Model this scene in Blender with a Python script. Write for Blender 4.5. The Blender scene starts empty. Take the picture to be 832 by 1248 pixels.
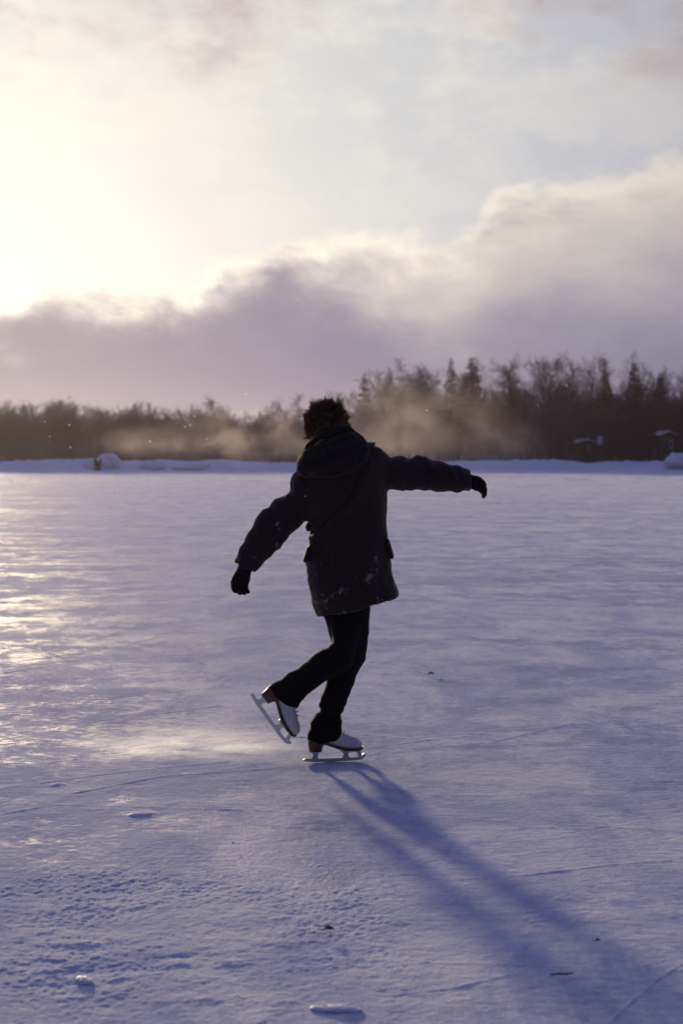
import bpy, math, random
import numpy as np
from mathutils import Vector, Matrix
R = math.radians
random.seed(7); rng = np.random.default_rng(11)
scene = bpy.context.scene
C = scene.collection

# ------------------------------------------------------------------ camera
F, HC = 1733.0, 1.42
PITCH = math.atan((624 - 557) / F)
cam_d = bpy.data.cameras.new('camera'); cam = bpy.data.objects.new('camera', cam_d); C.objects.link(cam)
cam.location = (0, 0, HC); cam.rotation_euler = (math.pi / 2 - PITCH, 0, 0)
cam_d.sensor_fit = 'VERTICAL'; cam_d.sensor_height = 36; cam_d.sensor_width = 24
cam_d.lens = 50.0; cam_d.clip_start = 0.05; cam_d.clip_end = 5000
scene.camera = cam

def at(px, py, Y):
    """photo pixel -> the world point at distance Y"""
    xc, yc = (px - 416) / F, (624 - py) / F
    dy = math.cos(PITCH) + yc * math.sin(PITCH); dz = -math.sin(PITCH) + yc * math.cos(PITCH)
    t = Y / dy
    return Vector((xc * t, Y, HC + dz * t))
def ground(px, py):
    xc, yc = (px - 416) / F, (624 - py) / F
    dy = math.cos(PITCH) + yc * math.sin(PITCH); dz = -math.sin(PITCH) + yc * math.cos(PITCH)
    t = -HC / dz
    return Vector((xc * t, dy * t, 0))
Y0 = ground(400, 929).y
cam_d.dof.use_dof = True; cam_d.dof.focus_distance = Y0; cam_d.dof.aperture_fstop = 3.4
SUN_AZ, SUN_EL = R(-17.0), R(6.8)          # seen from the camera, left of the view
SUN = Vector((math.sin(SUN_AZ) * math.cos(SUN_EL), math.cos(SUN_AZ) * math.cos(SUN_EL), math.sin(SUN_EL)))

# ------------------------------------------------------------------ noise
def _h(ix, iy, iz, s):
    n = (ix * 374761393 + iy * 668265263 + iz * 1274126177 + s * 974634777) & 0xffffffff
    n = ((n ^ (n >> 13)) * 1274126177) & 0xffffffff
    n = ((n ^ (n >> 16)) * 2246822519) & 0xffffffff
    return ((n ^ (n >> 15)) & 0xffff) / 65535.0 * 2 - 1
def vn2(x, y, s=0):
    xf, yf = np.floor(x), np.floor(y); u, v = x - xf, y - yf
    ix, iy = xf.astype(np.int64), yf.astype(np.int64)
    u = u * u * u * (u * (u * 6 - 15) + 10); v = v * v * v * (v * (v * 6 - 15) + 10)
    a, b, c, d = _h(ix, iy, 0, s), _h(ix + 1, iy, 0, s), _h(ix, iy + 1, 0, s), _h(ix + 1, iy + 1, 0, s)
    return (a * (1 - u) + b * u) * (1 - v) + (c * (1 - u) + d * u) * v
def vn3(p, s=0):
    f = np.floor(p); t = p - f; i = f.astype(np.int64); t = t * t * (3 - 2 * t)
    out = 0
    for dx in (0, 1):
        for dy in (0, 1):
            for dz in (0, 1):
                w = (t[:, 0] if dx else 1 - t[:, 0]) * (t[:, 1] if dy else 1 - t[:, 1]) * (t[:, 2] if dz else 1 - t[:, 2])
                out = out + w * _h(i[:, 0] + dx, i[:, 1] + dy, i[:, 2] + dz, s)
    return out
def fbm2(x, y, n, s=0, g=0.5):
    o, a, tot = 0, 1.0, 0
    for k in range(n):
        ca, sa = math.cos(1.1 * k), math.sin(1.1 * k)
        o = o + a * vn2((x * ca - y * sa) * 2 ** k, (x * sa + y * ca) * 2 ** k, s + k * 17); tot += a; a *= g
    return o / tot
def sstep(a, b, x):
    t = np.clip((x - a) / (b - a), 0, 1); return t * t * (3 - 2 * t)

# ------------------------------------------------------------------ mesh helpers
class MB:
    def __init__(s): s.v = []; s.f = []
    def add(s, vs, fs):
        o = len(s.v); s.v += [tuple(v) for v in vs]; s.f += [tuple(i + o for i in f) for f in fs]; return s
    def loft(s, rings, cap=True):
        n = len(rings[0]); vs = [p for r in rings for p in r]; fs = []
        for i in range(len(rings) - 1):
            for j in range(n):
                k = (j + 1) % n; fs.append((i * n + j, i * n + k, (i + 1) * n + k, (i + 1) * n + j))
        if cap: fs.append(tuple(range(n - 1, -1, -1))); fs.append(tuple((len(rings) - 1) * n + j for j in range(n)))
        return s.add(vs, fs)
    def tube(s, pts, rad, n=10, round_ends=True):
        pts = [Vector(p) for p in pts]; rad = list(rad) if hasattr(rad, '__len__') else [rad] * len(pts)
        if round_ends:
            a = (pts[0] - pts[1]).normalized(); b = (pts[-1] - pts[-2]).normalized(); r0, r1 = rad[0], rad[-1]
            pre = [(pts[0] + a * r0 * .98, r0 * .15), (pts[0] + a * r0 * .75, r0 * .66), (pts[0] + a * r0 * .4, r0 * .92)]
            post = [(pts[-1] + b * r1 * .4, r1 * .92), (pts[-1] + b * r1 * .75, r1 * .66), (pts[-1] + b * r1 * .98, r1 * .15)]
            allp = pre + list(zip(pts, rad)) + post
        else: allp = list(zip(pts, rad))
        P = [p for p, _ in allp]; RR = [r for _, r in allp]; rings = []; prev = None
        for i in range(len(P)):
            t = (P[min(i + 1, len(P) - 1)] - P[max(i - 1, 0)]).normalized()
            if prev is None: u = t.orthogonal().normalized()
            else: u = (prev - t * prev.dot(t)); u = u.normalized() if u.length > 1e-6 else t.orthogonal().normalized()
            prev = u; w = t.cross(u)
            rings.append([P[i] + (u * math.cos(2 * math.pi * j / n) + w * math.sin(2 * math.pi * j / n)) * RR[i] for j in range(n)])
        return s.loft(rings)
    def ball(s, c, r, M=None, nu=20, nv=14):
        c = Vector(c); vs = []; fs = []
        for i in range(nv + 1):
            th = math.pi * i / nv
            for j in range(nu):
                ph = 2 * math.pi * j / nu
                v = Vector((r[0] * math.sin(th) * math.cos(ph), r[1] * math.sin(th) * math.sin(ph), r[2] * math.cos(th)))
                vs.append(c + (M @ v if M else v))
        for i in range(nv):
            for j in range(nu):
                k = (j + 1) % nu
                fs.append((i * nu + j, (i + 1) * nu + j, (i + 1) * nu + k, i * nu + k))
        return s.add(vs, fs)
    def box(s, lo, hi, M=None):
        x0, y0, z0 = lo; x1, y1, z1 = hi
        vs = [Vector(p) for p in ((x0, y0, z0), (x1, y0, z0), (x1, y1, z0), (x0, y1, z0), (x0, y0, z1), (x1, y0, z1), (x1, y1, z1), (x0, y1, z1))]
        if M: vs = [M @ v for v in vs]
        return s.add(vs, [(0, 3, 2, 1), (4, 5, 6, 7), (0, 1, 5, 4), (1, 2, 6, 5), (2, 3, 7, 6), (3, 0, 4, 7)])
    def mesh(s, name):
        m = bpy.data.meshes.new(name); m.from_pydata(s.v, [], s.f); m.validate(); m.update(); return m
def setp(o, label=None, cat=None, group=None, kind=None):
    for k, v in (('label', label), ('category', cat), ('group', group), ('kind', kind)):
        if v: o[k] = v
    return o
def obj(name, me, mat, parent=None, smooth=True, loc=None):
    if isinstance(me, MB): me = me.mesh(name)
    me.name = name
    o = bpy.data.objects.new(name, me); C.objects.link(o)
    if mat and not me.materials: me.materials.append(mat)
    if smooth: me.polygons.foreach_set('use_smooth', [True] * len(me.polygons))
    if loc is not None: o.location = loc
    if parent: o.parent = parent
    return o
def empty(name, loc=(0, 0, 0), rz=0):
    o = bpy.data.objects.new(name, None); C.objects.link(o); o.location = loc; o.rotation_euler = (0, 0, rz); return o
def remesh(mb, voxel, smooth=6, fac=0.5):
    me = mb.mesh('temp') if isinstance(mb, MB) else mb
    o = bpy.data.objects.new('temp', me); C.objects.link(o)
    m = o.modifiers.new('r', 'REMESH'); m.mode = 'VOXEL'; m.voxel_size = voxel; m.use_smooth_shade = True
    if smooth:
        q = o.modifiers.new('s', 'SMOOTH'); q.factor = fac; q.iterations = smooth
    dg = bpy.context.evaluated_depsgraph_get(); dg.update()
    out = bpy.data.meshes.new_from_object(o.evaluated_get(dg), depsgraph=dg)
    bpy.data.objects.remove(o); bpy.data.meshes.remove(me)
    out.materials.clear(); return out
def coords(me):
    a = np.empty(len(me.vertices) * 3, np.float32); me.vertices.foreach_get('co', a); return a.reshape(-1, 3).astype(np.float64)
def normals(me):
    a = np.empty(len(me.vertices) * 3, np.float32); me.vertices.foreach_get('normal', a); return a.reshape(-1, 3).astype(np.float64)
def set_coords(me, a): me.vertices.foreach_set('co', a.astype(np.float32).ravel()); me.update()
def grid_mesh(name, P, nr, nc, wrap=False):
    me = bpy.data.meshes.new(name)
    i = np.arange(nr - 1)[:, None]; j = np.arange(nc if wrap else nc - 1)[None, :]; k = (j + 1) % nc
    q = np.stack([i * nc + j, i * nc + k, (i + 1) * nc + k, (i + 1) * nc + j], -1).reshape(-1, 4)
    me.vertices.add(len(P)); me.vertices.foreach_set('co', P.astype(np.float32).ravel())
    me.loops.add(q.size); me.loops.foreach_set('vertex_index', q.astype(np.int32).ravel())
    me.polygons.add(len(q)); me.polygons.foreach_set('loop_start', np.arange(0, q.size, 4, dtype=np.int32))
    me.update(calc_edges=True); return me

# ------------------------------------------------------------------ materials
def newmat(name):
    m = bpy.data.materials.new(name); m.use_nodes = True; nt = m.node_tree; nt.nodes.clear()
    out = nt.nodes.new('ShaderNodeOutputMaterial'); return m, nt, out
def N(nt, t, **kw):
    n = nt.nodes.new(t)
    for k, v in kw.items():
        if k.startswith('i_'):
            key = k[2:]; key = int(key) if key.isdigit() else key.replace('_', ' ')
            s = n.inputs[key]
            if isinstance(v, bpy.types.NodeSocket): nt.links.new(v, s)
            else: s.default_value = v
        else: setattr(n, k, v)
    return n
def math_(nt, op, a, b=None, c=None):
    n = nt.nodes.new('ShaderNodeMath'); n.operation = op
    for i, v in enumerate((a, b, c)):
        if v is None: continue
        if isinstance(v, bpy.types.NodeSocket): nt.links.new(v, n.inputs[i])
        else: n.inputs[i].default_value = v
    return n.outputs[0]
def mixc(nt, f, a, b, mode='MIX'):
    n = nt.nodes.new('ShaderNodeMix'); n.data_type = 'RGBA'; n.blend_type = mode
    for s, v in ((n.inputs[0], f), (n.inputs[6], a), (n.inputs[7], b)):
        if isinstance(v, bpy.types.NodeSocket): nt.links.new(v, s)
        else: s.default_value = v if isinstance(v, (int, float)) else (*v, 1)
    return n.outputs[2]
def maprange(nt, v, a, b, c=0.0, d=1.0, smooth=True):
    n = nt.nodes.new('ShaderNodeMapRange'); n.interpolation_type = 'SMOOTHSTEP' if smooth else 'LINEAR'
    nt.links.new(v, n.inputs[0])
    for i, x in enumerate((a, b, c, d)): n.inputs[i + 1].default_value = x
    return n.outputs[0]
def noise(nt, vec, scale, detail=3, rough=0.5, dist=0.0):
    n = N(nt, 'ShaderNodeTexNoise', i_Scale=scale, i_Detail=detail, i_Roughness=rough, i_Distortion=dist)
    nt.links.new(vec, n.inputs['Vector']); return n.outputs['Fac']
def simple(name, col, col2=None, rough=0.7, scale=8, bump=0.0, bscale=40, metal=0.0, spec=0.5, sheen=0.0, trans=None, bdist=0.01):
    m, nt, out = newmat(name)
    tc = N(nt, 'ShaderNodeTexCoord').outputs['Object']
    p = N(nt, 'ShaderNodeBsdfPrincipled'); p.inputs['Roughness'].default_value = rough
    p.inputs['Metallic'].default_value = metal; p.inputs['Specular IOR Level'].default_value = spec
    if sheen: p.inputs['Sheen Weight'].default_value = sheen; p.inputs['Sheen Roughness'].default_value = .5
    if col2 is None: col2 = tuple(c * .7 for c in col)
    nt.links.new(mixc(nt, noise(nt, tc, scale, 4), col, col2), p.inputs['Base Color'])
    if bump:
        b = N(nt, 'ShaderNodeBump', i_Strength=bump, i_Distance=bdist); nt.links.new(noise(nt, tc, bscale, 4), b.inputs['Height'])
        nt.links.new(b.outputs[0], p.inputs['Normal'])
    sh = p.outputs[0]
    if trans:
        t = N(nt, 'ShaderNodeBsdfTranslucent'); t.inputs[0].default_value = (*trans[1], 1)
        mx = N(nt, 'ShaderNodeMixShader', i_0=trans[0]); nt.links.new(sh, mx.inputs[1]); nt.links.new(t.outputs[0], mx.inputs[2]); sh = mx.outputs[0]
    nt.links.new(sh, out.inputs[0]); return m

def coat_mat():
    m, nt, out = newmat('dark_wool_cloth')
    tc = N(nt, 'ShaderNodeTexCoord').outputs['Object']
    p = N(nt, 'ShaderNodeBsdfPrincipled', i_Roughness=.85); p.inputs['Sheen Weight'].default_value = .10
    p.inputs['Specular IOR Level'].default_value = .25
    base = mixc(nt, noise(nt, tc, 9, 5, .6), (.010, .0040, .0045), (.027, .0125, .0135))
    # snow crumbs caught in the nap, more of them low on the coat
    z = N(nt, 'ShaderNodeSeparateXYZ'); nt.links.new(tc, z.inputs[0])
    low = maprange(nt, z.outputs[2], .68, 1.25, .13, 0.0)
    d = noise(nt, tc, 42, 5, .65); e = noise(nt, tc, 11, 3, .5)
    s = math_(nt, 'MULTIPLY', d, e); s = math_(nt, 'ADD', s, low)
    snow = maprange(nt, s, .415, .50)
    col = mixc(nt, math_(nt, 'MULTIPLY', snow, .30), base, (.42, .44, .55))
    nt.links.new(col, p.inputs['Base Color'])
    b = N(nt, 'ShaderNodeBump', i_Strength=.5, i_Distance=.004); nt.links.new(noise(nt, tc, 160, 3), b.inputs['Height'])
    nt.links.new(b.outputs[0], p.inputs['Normal']); nt.links.new(p.outputs[0], out.inputs[0]); return m

def snow_mat(name='snow', tint=(.78, .80, .86), bscale=3.0, bdist=.1):
    m, nt, out = newmat(name)
    tc = N(nt, 'ShaderNodeTexCoord').outputs['Object']
    p = N(nt, 'ShaderNodeBsdfPrincipled', i_Roughness=.6)
    nt.links.new(mixc(nt, noise(nt, tc, bscale, 4), tint, tuple(c * .88 for c in tint)), p.inputs['Base Color'])
    b = N(nt, 'ShaderNodeBump', i_Strength=.6, i_Distance=bdist); nt.links.new(noise(nt, tc, bscale, 6, .6), b.inputs['Height'])
    nt.links.new(b.outputs[0], p.inputs['Normal']); nt.links.new(p.outputs[0], out.inputs[0]); return m

def ice_mat():
    """skated ice: grey-blue ice scuffed white, frost and shavings lying in ragged patches"""
    m, nt, out = newmat('snow_dusted_ice')
    tc = N(nt, 'ShaderNodeTexCoord').outputs['Object']
    att = N(nt, 'ShaderNodeAttribute', attribute_name='snow').outputs['Fac']
    scr = N(nt, 'ShaderNodeAttribute', attribute_name='scratch').outputs['Fac']
    mp = N(nt, 'ShaderNodeMapping'); nt.links.new(tc, mp.inputs[0]); mp.inputs['Scale'].default_value = (1, 1.9, 1)
    mq = N(nt, 'ShaderNodeMapping'); nt.links.new(tc, mq.inputs[0]); mq.inputs['Scale'].default_value = (1, .62, 1); mq.inputs['Rotation'].default_value = (0, 0, .35)
    mid = noise(nt, mq.outputs[0], 3.4, 7, .70, .5)
    fine = noise(nt, mp.outputs[0], 15, 6, .72)
    crust = noise(nt, tc, 85, 4, .7)
    a = math_(nt, 'ADD', att, math_(nt, 'MULTIPLY', math_(nt, 'SUBTRACT', fine, .5), 2.0))
    a = math_(nt, 'ADD', a, math_(nt, 'MULTIPLY', math_(nt, 'SUBTRACT', mid, .5), 2.0))
    cover = maprange(nt, a, .12, .72)
    cover = math_(nt, 'MAXIMUM', cover, math_(nt, 'MULTIPLY', scr, .9))
    mott = maprange(nt, noise(nt, mq.outputs[0], 1.3, 9, .74, .8), .38, .60)
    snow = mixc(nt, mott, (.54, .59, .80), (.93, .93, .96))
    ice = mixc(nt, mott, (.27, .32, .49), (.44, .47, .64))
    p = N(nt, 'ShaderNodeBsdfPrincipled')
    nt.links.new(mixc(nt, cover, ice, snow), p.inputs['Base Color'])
    rb = maprange(nt, a, -.6, .1, .18, .56); nt.links.new(math_(nt, 'ADD', rb, math_(nt, 'MULTIPLY', cover, math_(nt, 'SUBTRACT', .76, rb))), p.inputs['Roughness'])
    nt.links.new(maprange(nt, cover, 0, 1, .40, .16, False), p.inputs['Specular IOR Level'])
    nt.links.new(maprange(nt, cover, 0, 1, 1.19, 1.07, False), p.inputs['IOR'])
    swell = noise(nt, mq.outputs[0], .8, 5, .65)
    nt.links.new(math_(nt, 'MULTIPLY_ADD', cover, .30, .08), p.inputs['Sheen Weight']); p.inputs['Sheen Roughness'].default_value = .45; p.inputs['Sheen Tint'].default_value = (.82, .86, 1, 1)
    h = math_(nt, 'ADD', math_(nt, 'MULTIPLY', swell, 4.0), math_(nt, 'ADD', math_(nt, 'MULTIPLY', crust, 1.0), math_(nt, 'MULTIPLY', fine, 2.4)))
    h = math_(nt, 'ADD', h, math_(nt, 'MULTIPLY', mid, 2.2))
    b = N(nt, 'ShaderNodeBump', i_Distance=.0085); nt.links.new(math_(nt, 'MULTIPLY_ADD', cover, .6, .4), b.inputs['Strength'])
    nt.links.new(h, b.inputs['Height']); nt.links.new(b.outputs[0], p.inputs['Normal'])
    nt.links.new(p.outputs[0], out.inputs[0]); return m

M_COAT = coat_mat(); M_SNOW = snow_mat(); M_ICE = ice_mat()
M_HOOD = simple('hood_lining_wool', (.014, .009, .013), (.006, .004, .006), .9, 22, .8, 120, spec=.15, sheen=.05, bdist=.006)
M_TROUSER = simple('black_trouser_cloth', (.003, .002, .004), (.007, .005, .007), .9, 14, .4, 150, spec=.15, bdist=.003)
M_GLOVE = simple('black_glove_knit', (.008, .006, .009), (.014, .011, .015), .9, 40, .6, 260, spec=.15, bdist=.003)
M_SKIN = simple('skin', (.42, .25, .18), (.38, .22, .16), .55, 20)
M_HAIR = simple('brown_hair', (.036, .020, .012), (.065, .038, .022), .5, 60, spec=.5, trans=(.36, (.52, .29, .13)))
M_BOOT = simple('white_boot_leather', (.62, .62, .66), (.36, .35, .38), .5, 26, .35, 60, bdist=.003)
M_SOLE = simple('brown_stacked_leather', (.11, .045, .022), (.06, .025, .014), .45, 30, .2, 90, bdist=.002)
M_STEEL = simple('skate_steel', (.52, .55, .60), (.42, .45, .50), .28, 30, metal=1.0)
M_LACE = simple('grey_lace', (.35, .34, .36), rough=.8)
M_TRIM = simple('coat_trim_leather', (.02, .012, .014), rough=.6)
M_BARK = simple('grey_brown_bark', (.065, .052, .052), (.035, .028, .030), .9, 6, .5, 12, spec=.2)
M_TWIG = simple('reddish_twigs', (.066, .045, .062), (.040, .029, .043), .9, 3, spec=.2)
M_STUMP = simple('dark_wet_wood', (.02, .015, .014), rough=.9, spec=.05)
M_NEEDLE = simple('dark_needles', (.022, .032, .026), (.040, .050, .036), .8, 2)
M_LITTER = simple('leaf_litter_and_snow', (.10, .075, .066), (.30, .29, .33), .9, .9)
M_DEBRIS = simple('dead_leaf', (.05, .032, .022), rough=.8)
M_WALL = simple('weathered_boards', (.07, .055, .05), (.045, .036, .034), .85, 5)
M_GLASS = simple('dark_window_glass', (.02, .025, .03), rough=.08)
M_PANEL = simple('pale_painted_board', (.55, .57, .66), (.45, .47, .56), .7, 3)
M_FLAKE = simple('snow_flake', (.9, .9, .9), rough=.5, trans=(.5, (.9, .88, .82)))

# ------------------------------------------------------------------ ice sheet
def near_line(x, y, pts, width):
    d = np.full(x.shape, 9e9)
    for a, b in zip(pts[:-1], pts[1:]):
        ax, ay, bx, by = a.x, a.y, b.x, b.y
        lo, hi = min(ay, by) - width * 4, max(ay, by) + width * 4
        idx = np.nonzero((y > lo) & (y < hi))[0]
        if not len(idx): continue
        px, py = x[idx] - ax, y[idx] - ay; vx, vy = bx - ax, by - ay
        t = np.clip((px * vx + py * vy) / (vx * vx + vy * vy + 1e-9), 0, 1)
        dd = np.hypot(px - t * vx, py - t * vy); d[idx] = np.minimum(d[idx], dd)
    return d

def ice_fields(x, y):
    r = np.hypot(x, y)
    wx = x + .4 * fbm2(x * .5, y * .5, 3, 5); wy = y + .4 * fbm2(x * .5 + 9, y * .5, 3, 6)
    patch = fbm2(wx * .33, wy * .62, 4, 21)                       # bare or snowed patches, drawn out by the wind
    streak = fbm2(wx * .22 + 4, wy * 1.7 + 3, 4, 33)
    snow = .40 + patch * .34 + streak * .34 + .30 * fbm2(wx * .8 + 2, wy * 3.2, 4, 37) + .42 * fbm2(x * 3.1, y * 4.4, 4, 39, .65)
    g = ground(390, 1010)                                            # clear ice where the skater turns
    snow -= .62 * np.exp(-(((x - g.x) / .36) ** 2 + ((y - g.y) / .70) ** 2)) * (1 + .8 * fbm2(x * 5, y * 5, 3, 29))
    g = ground(130, 1140); snow += .35 * np.exp(-(((x - g.x) / .8) ** 2 + ((y - g.y) / .6) ** 2))
    g = ground(-10, 840); snow += .35 * np.exp(-(((x - g.x) / 1.6) ** 2 + ((y - g.y) / 2.5) ** 2))
    g = ground(20, 1040); snow += .45 * np.exp(-(((x - g.x) / .9) ** 2 + ((y - g.y) / .8) ** 2))
    g = ground(520, 1130); snow += .25 * np.exp(-(((x - g.x) / .5) ** 2 + ((y - g.y) / .5) ** 2))
    snow = np.clip(np.maximum(snow, -.45) + .30 * sstep(7, 30, r), -.45, 1)  # far ice whitened with distance: snow cover, plus grazing sky sheen put into the colour
    s0 = snow; snow = np.clip(snow, 0, 1); h = snow * .003
    h = h + (.3 + snow) * .0012 * fbm2(x * 7, y * 9, 3, 41)
    gq = ground(200, 1180); wfg = 1.4 * np.exp(-(((x - gq.x) / 1.1) ** 2 + ((y - gq.y) / 1.2) ** 2)) + .25 * np.clip(fbm2(x * .9, y * 1.3, 2, 58) * 2, 0, 1)
    cr = fbm2(wx * 11 + .5 * vn2(x * 8, y * 8, 53), wy * 14, 5, 55, .66) * (.35 + 1.5 * sstep(-.1, .7, fbm2(x * 1.7, y * 2.3, 3, 59))) * 1.25; h = h + (.35 + .65 * snow) * .0015 * cr * (.45 + wfg) + (.35 + .65 * snow) * .0013 * (.35 + wfg) * fbm2(x * 62, y * 70, 2, 57) * (.5 + sstep(-.2, .5, fbm2(x * 2.6 + 8, y * 3, 2, 56)))
    lump = np.clip(fbm2(x * 4.5 + 3, y * 6, 3, 61) - .12, 0, 1) * snow
    g = ground(150, 1150); wl = .35 + np.exp(-(((x - g.x) / 1.3) ** 2 + ((y - g.y) / .9) ** 2))
    h = h + lump * .012 * np.maximum(wl - .35, .08) * np.exp(-r / 18)
    for lx, ly, la, lb, lh in ((168, 990, .060, .040, .014), (72, 955, .035, .03, .008), (268, 980, .055, .03, .005), (100, 1148, .075, .022, .015), (60, 1165, .05, .03, .008), (338, 1118, .03, .02, .006), (215, 1172, .04, .03, .008), (285, 1172, .035, .025, .007), (130, 1205, .06, .03, .009), (250, 1215, .05, .03, .008), (185, 1150, .04, .02, .007)):
        g = ground(lx, ly); e_ = np.exp(-((((x - g.x) / la) ** 2 + ((y - g.y) / lb) ** 2)) ** 1.3)      # frozen lumps in the crust
        h = h + .42 * lh * e_ * (.6 + 1.6 * np.abs(cr))
    drift = 1 - np.abs(fbm2(wx * .8 + 7, wy * 2.6, 3, 71)) * 2.2       # thin wind ridges
    h = h + np.clip(drift, 0, 1) ** 3 * .0010 * sstep(.2, .8, snow)
    h = h + .018 * fbm2(x * .15, y * .4, 2, 81) * sstep(9, 25, r)
    scratch = np.zeros_like(x)
    S = []
    for pts, w, a in (
        ([(-60, 822), (0, 808), (95, 795), (150, 786), (190, 775)], .014, .55),
        ([(-40, 828), (10, 818), (60, 811)], .012, .7),
        ([(448, 919), (520, 912), (600, 903), (640, 894), (700, 880)], .0065, -.9),
        ([(368, 932), (300, 937), (200, 944), (90, 965)], .008, .8),
        ([(540, 1070), (640, 1064), (730, 1053), (815, 1046)], .007, .65),
        ([(600, 1052), (700, 1044), (800, 1030)], .006, .3),
        ([(0, 991), (45, 983)], .008, .9),
        ([(118, 1082), (166, 1069)], .008, .8),
        ([(840, 1166), (800, 1190), (760, 1225), (735, 1250)], .006, .6),
        ([(480, 1210), (560, 1200), (620, 1186)], .006, .6),
        ([(410, 896), (440, 890), (590, 925)], .006, .5),
        ([(150, 870), (200, 868), (270, 858)], .009, .7),
        ([(0, 700), (90, 672), (300, 660)], .03, .4),
        ([(480, 655), (650, 668), (832, 690)], .04, .5),
        ([(640, 905), (700, 912), (760, 915)], .008, .6)):
        S.append(([ground(*p) for p in pts], w, a))
    for k in range(190):                                             # older skate marks, long shallow arcs
        cy = 3.2 + 22 * rng.random() ** 1.6; cx = rng.uniform(-.3, .3) * cy
        a0 = rng.uniform(-.5, .5) + (math.pi if rng.random() < .5 else 0); rad = rng.uniform(3, 20); n = 9; L = rng.uniform(.8, 4)
        px, py, a = cx, cy, a0; pts = []
        for i in range(n):
            pts.append(Vector((px, py, 0))); px += math.cos(a) * L / n; py += math.sin(a) * L / n; a += L / n / rad
        S.append((pts, rng.uniform(.0035, .0060) * (1 + cy * .07), rng.uniform(.15, .60) * (1.0 if cy > 5.2 else .55)))
    for pts, w, a in S:
        d = near_line(x, y, pts, w)
        k = np.exp(-(d / w) ** 2)
        if a > 0: scratch = np.maximum(scratch, k * a); h = h + k * .0030 * a * min(2, w / .008)
        else: h = h + k * .0022 * a * min(2, w / .008); snow = snow * (1 - .6 * k); h = h + np.exp(-((d - w * 1.6) / w) ** 2) * .001
    c0 = ground(405, 929)
    flat = 1 - np.exp(-(((x - c0.x) / .22) ** 2 + ((y - c0.y) / .12) ** 4))
    h = (h - .009) * flat - .0005 * (1 - flat)
    return h, np.where(s0 < 0, s0, snow), scratch

def build_ice():
    dense = np.radians(np.linspace(-17, 17, 860)); rest = np.radians(np.linspace(17, 343, 112)[1:-1])
    th = np.concatenate([dense, rest])
    r = np.concatenate([np.geomspace(.2, 2.9, 40)[:-1], np.geomspace(2.9, 14, 900)[:-1], np.geomspace(14, 80, 420)[:-1], np.geomspace(80, 600, 40)])
    RR, TT = np.meshgrid(r, th, indexing='ij')
    x, y = (RR * np.sin(TT)).ravel(), (RR * np.cos(TT)).ravel()
    h, s, c = ice_fields(x, y)
    P = np.stack([x, y, h], -1)
    me = grid_mesh('frozen_lake', P, len(r), len(th), wrap=True)
    for nm, v in (('snow', s), ('scratch', c)):
        a = me.attributes.new(nm, 'FLOAT', 'POINT'); a.data.foreach_set('value', v.astype(np.float32))
    # inner disc closes the hole at the camera's feet
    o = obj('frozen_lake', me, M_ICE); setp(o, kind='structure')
    return o
build_ice()

# ------------------------------------------------------------------ shore
def land_z(x, y):
    x = np.asarray(x, float); y = np.asarray(y, float)
    t = sstep(152, 215, y); px = x / y * F + 416
    right = sstep(380, 560, px)
    z = .9 + t * (.8 + right * 3.6) + .35 * fbm2(x * .06, y * .06, 3, 91) + sstep(200, 500, y) * 4
    return z * sstep(152, 158, y) - .3
def build_land():
    xs = np.linspace(-330, 330, 300); ys = np.concatenate([np.linspace(152, 230, 60)[:-1], np.linspace(230, 560, 30)])
    YY, XX = np.meshgrid(ys, xs, indexing='ij'); x, y = XX.ravel(), YY.ravel()
    P = np.stack([x, y, land_z(x, y)], -1)
    setp(obj('hillside', grid_mesh('hillside', P, len(ys), len(xs)), M_LITTER), kind='structure')
    xs = np.linspace(-120, 120, 1400); ys = np.linspace(149, 160.5, 50)
    YY, XX = np.meshgrid(ys, xs, indexing='ij'); x, y = XX.ravel(), YY.ravel()
    yy = y + 1.2 * fbm2(x * .12, x * 0, 3, 95)
    prof = sstep(151.5, 155.0, yy) * (1 - sstep(156.5, 160, yy) * .6)
    crest = .97 + .42 * fbm2(x * .22, y * .2, 4, 97) + .15 * fbm2(x * 1.1, y * .8, 3, 98)
    crest += .18 * sstep(-10, -30, x)
    z = prof * crest + .10 * prof * fbm2(x * 2.5, y * 2.5, 3, 99) - .06
    P = np.stack([x, y, z], -1)
    setp(obj('snow_bank', grid_mesh('snow_bank', P, len(ys), len(xs)), M_SNOW), kind='structure')
build_land()

def lump_mesh(r, seed, amp=.25, vox=None):
    mb = MB().ball((0, 0, 0), r, nu=40, nv=26); me = mb.mesh('lump')
    a = coords(me); n = a / (np.linalg.norm(a, axis=1, keepdims=True) + 1e-9)
    k = vn3(n * 1.7 + seed, seed) * amp + vn3(n * 4.3 + seed, seed + 1) * amp * .5 + vn3(n * 10 + seed, seed + 2) * amp * .22
    set_coords(me, a * (1 + k[:, None])); return me
def mound(px, py, Y, r, seed, label):
    p = at(px, py, Y); o = obj('snow_mound', lump_mesh(r, seed, .42), M_SNOW, loc=p)
    return setp(o, label, 'snow mound')
mound(134, 562, 153.2, (1.15, .9, .66), 3, 'tall snow mound just behind the dark forked stump at the far left shore')
mound(112, 566, 152.6, (.75, .7, .62), 5, 'small snow lump just left of the dark forked stump on the far shore')
mound(185, 568, 153.2, (1.7, .9, .55), 8, 'low wide snow mound right of the stump on the far left shore')
mound(828, 562, 153.6, (1.5, 1.1, .75), 13, 'rounded snow mound in front of the small hut at the right edge')
mound(238, 570, 153.2, (2.1, 1.0, .45), 21, 'flat snow heap below the hazy trees left of the skater')
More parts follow.
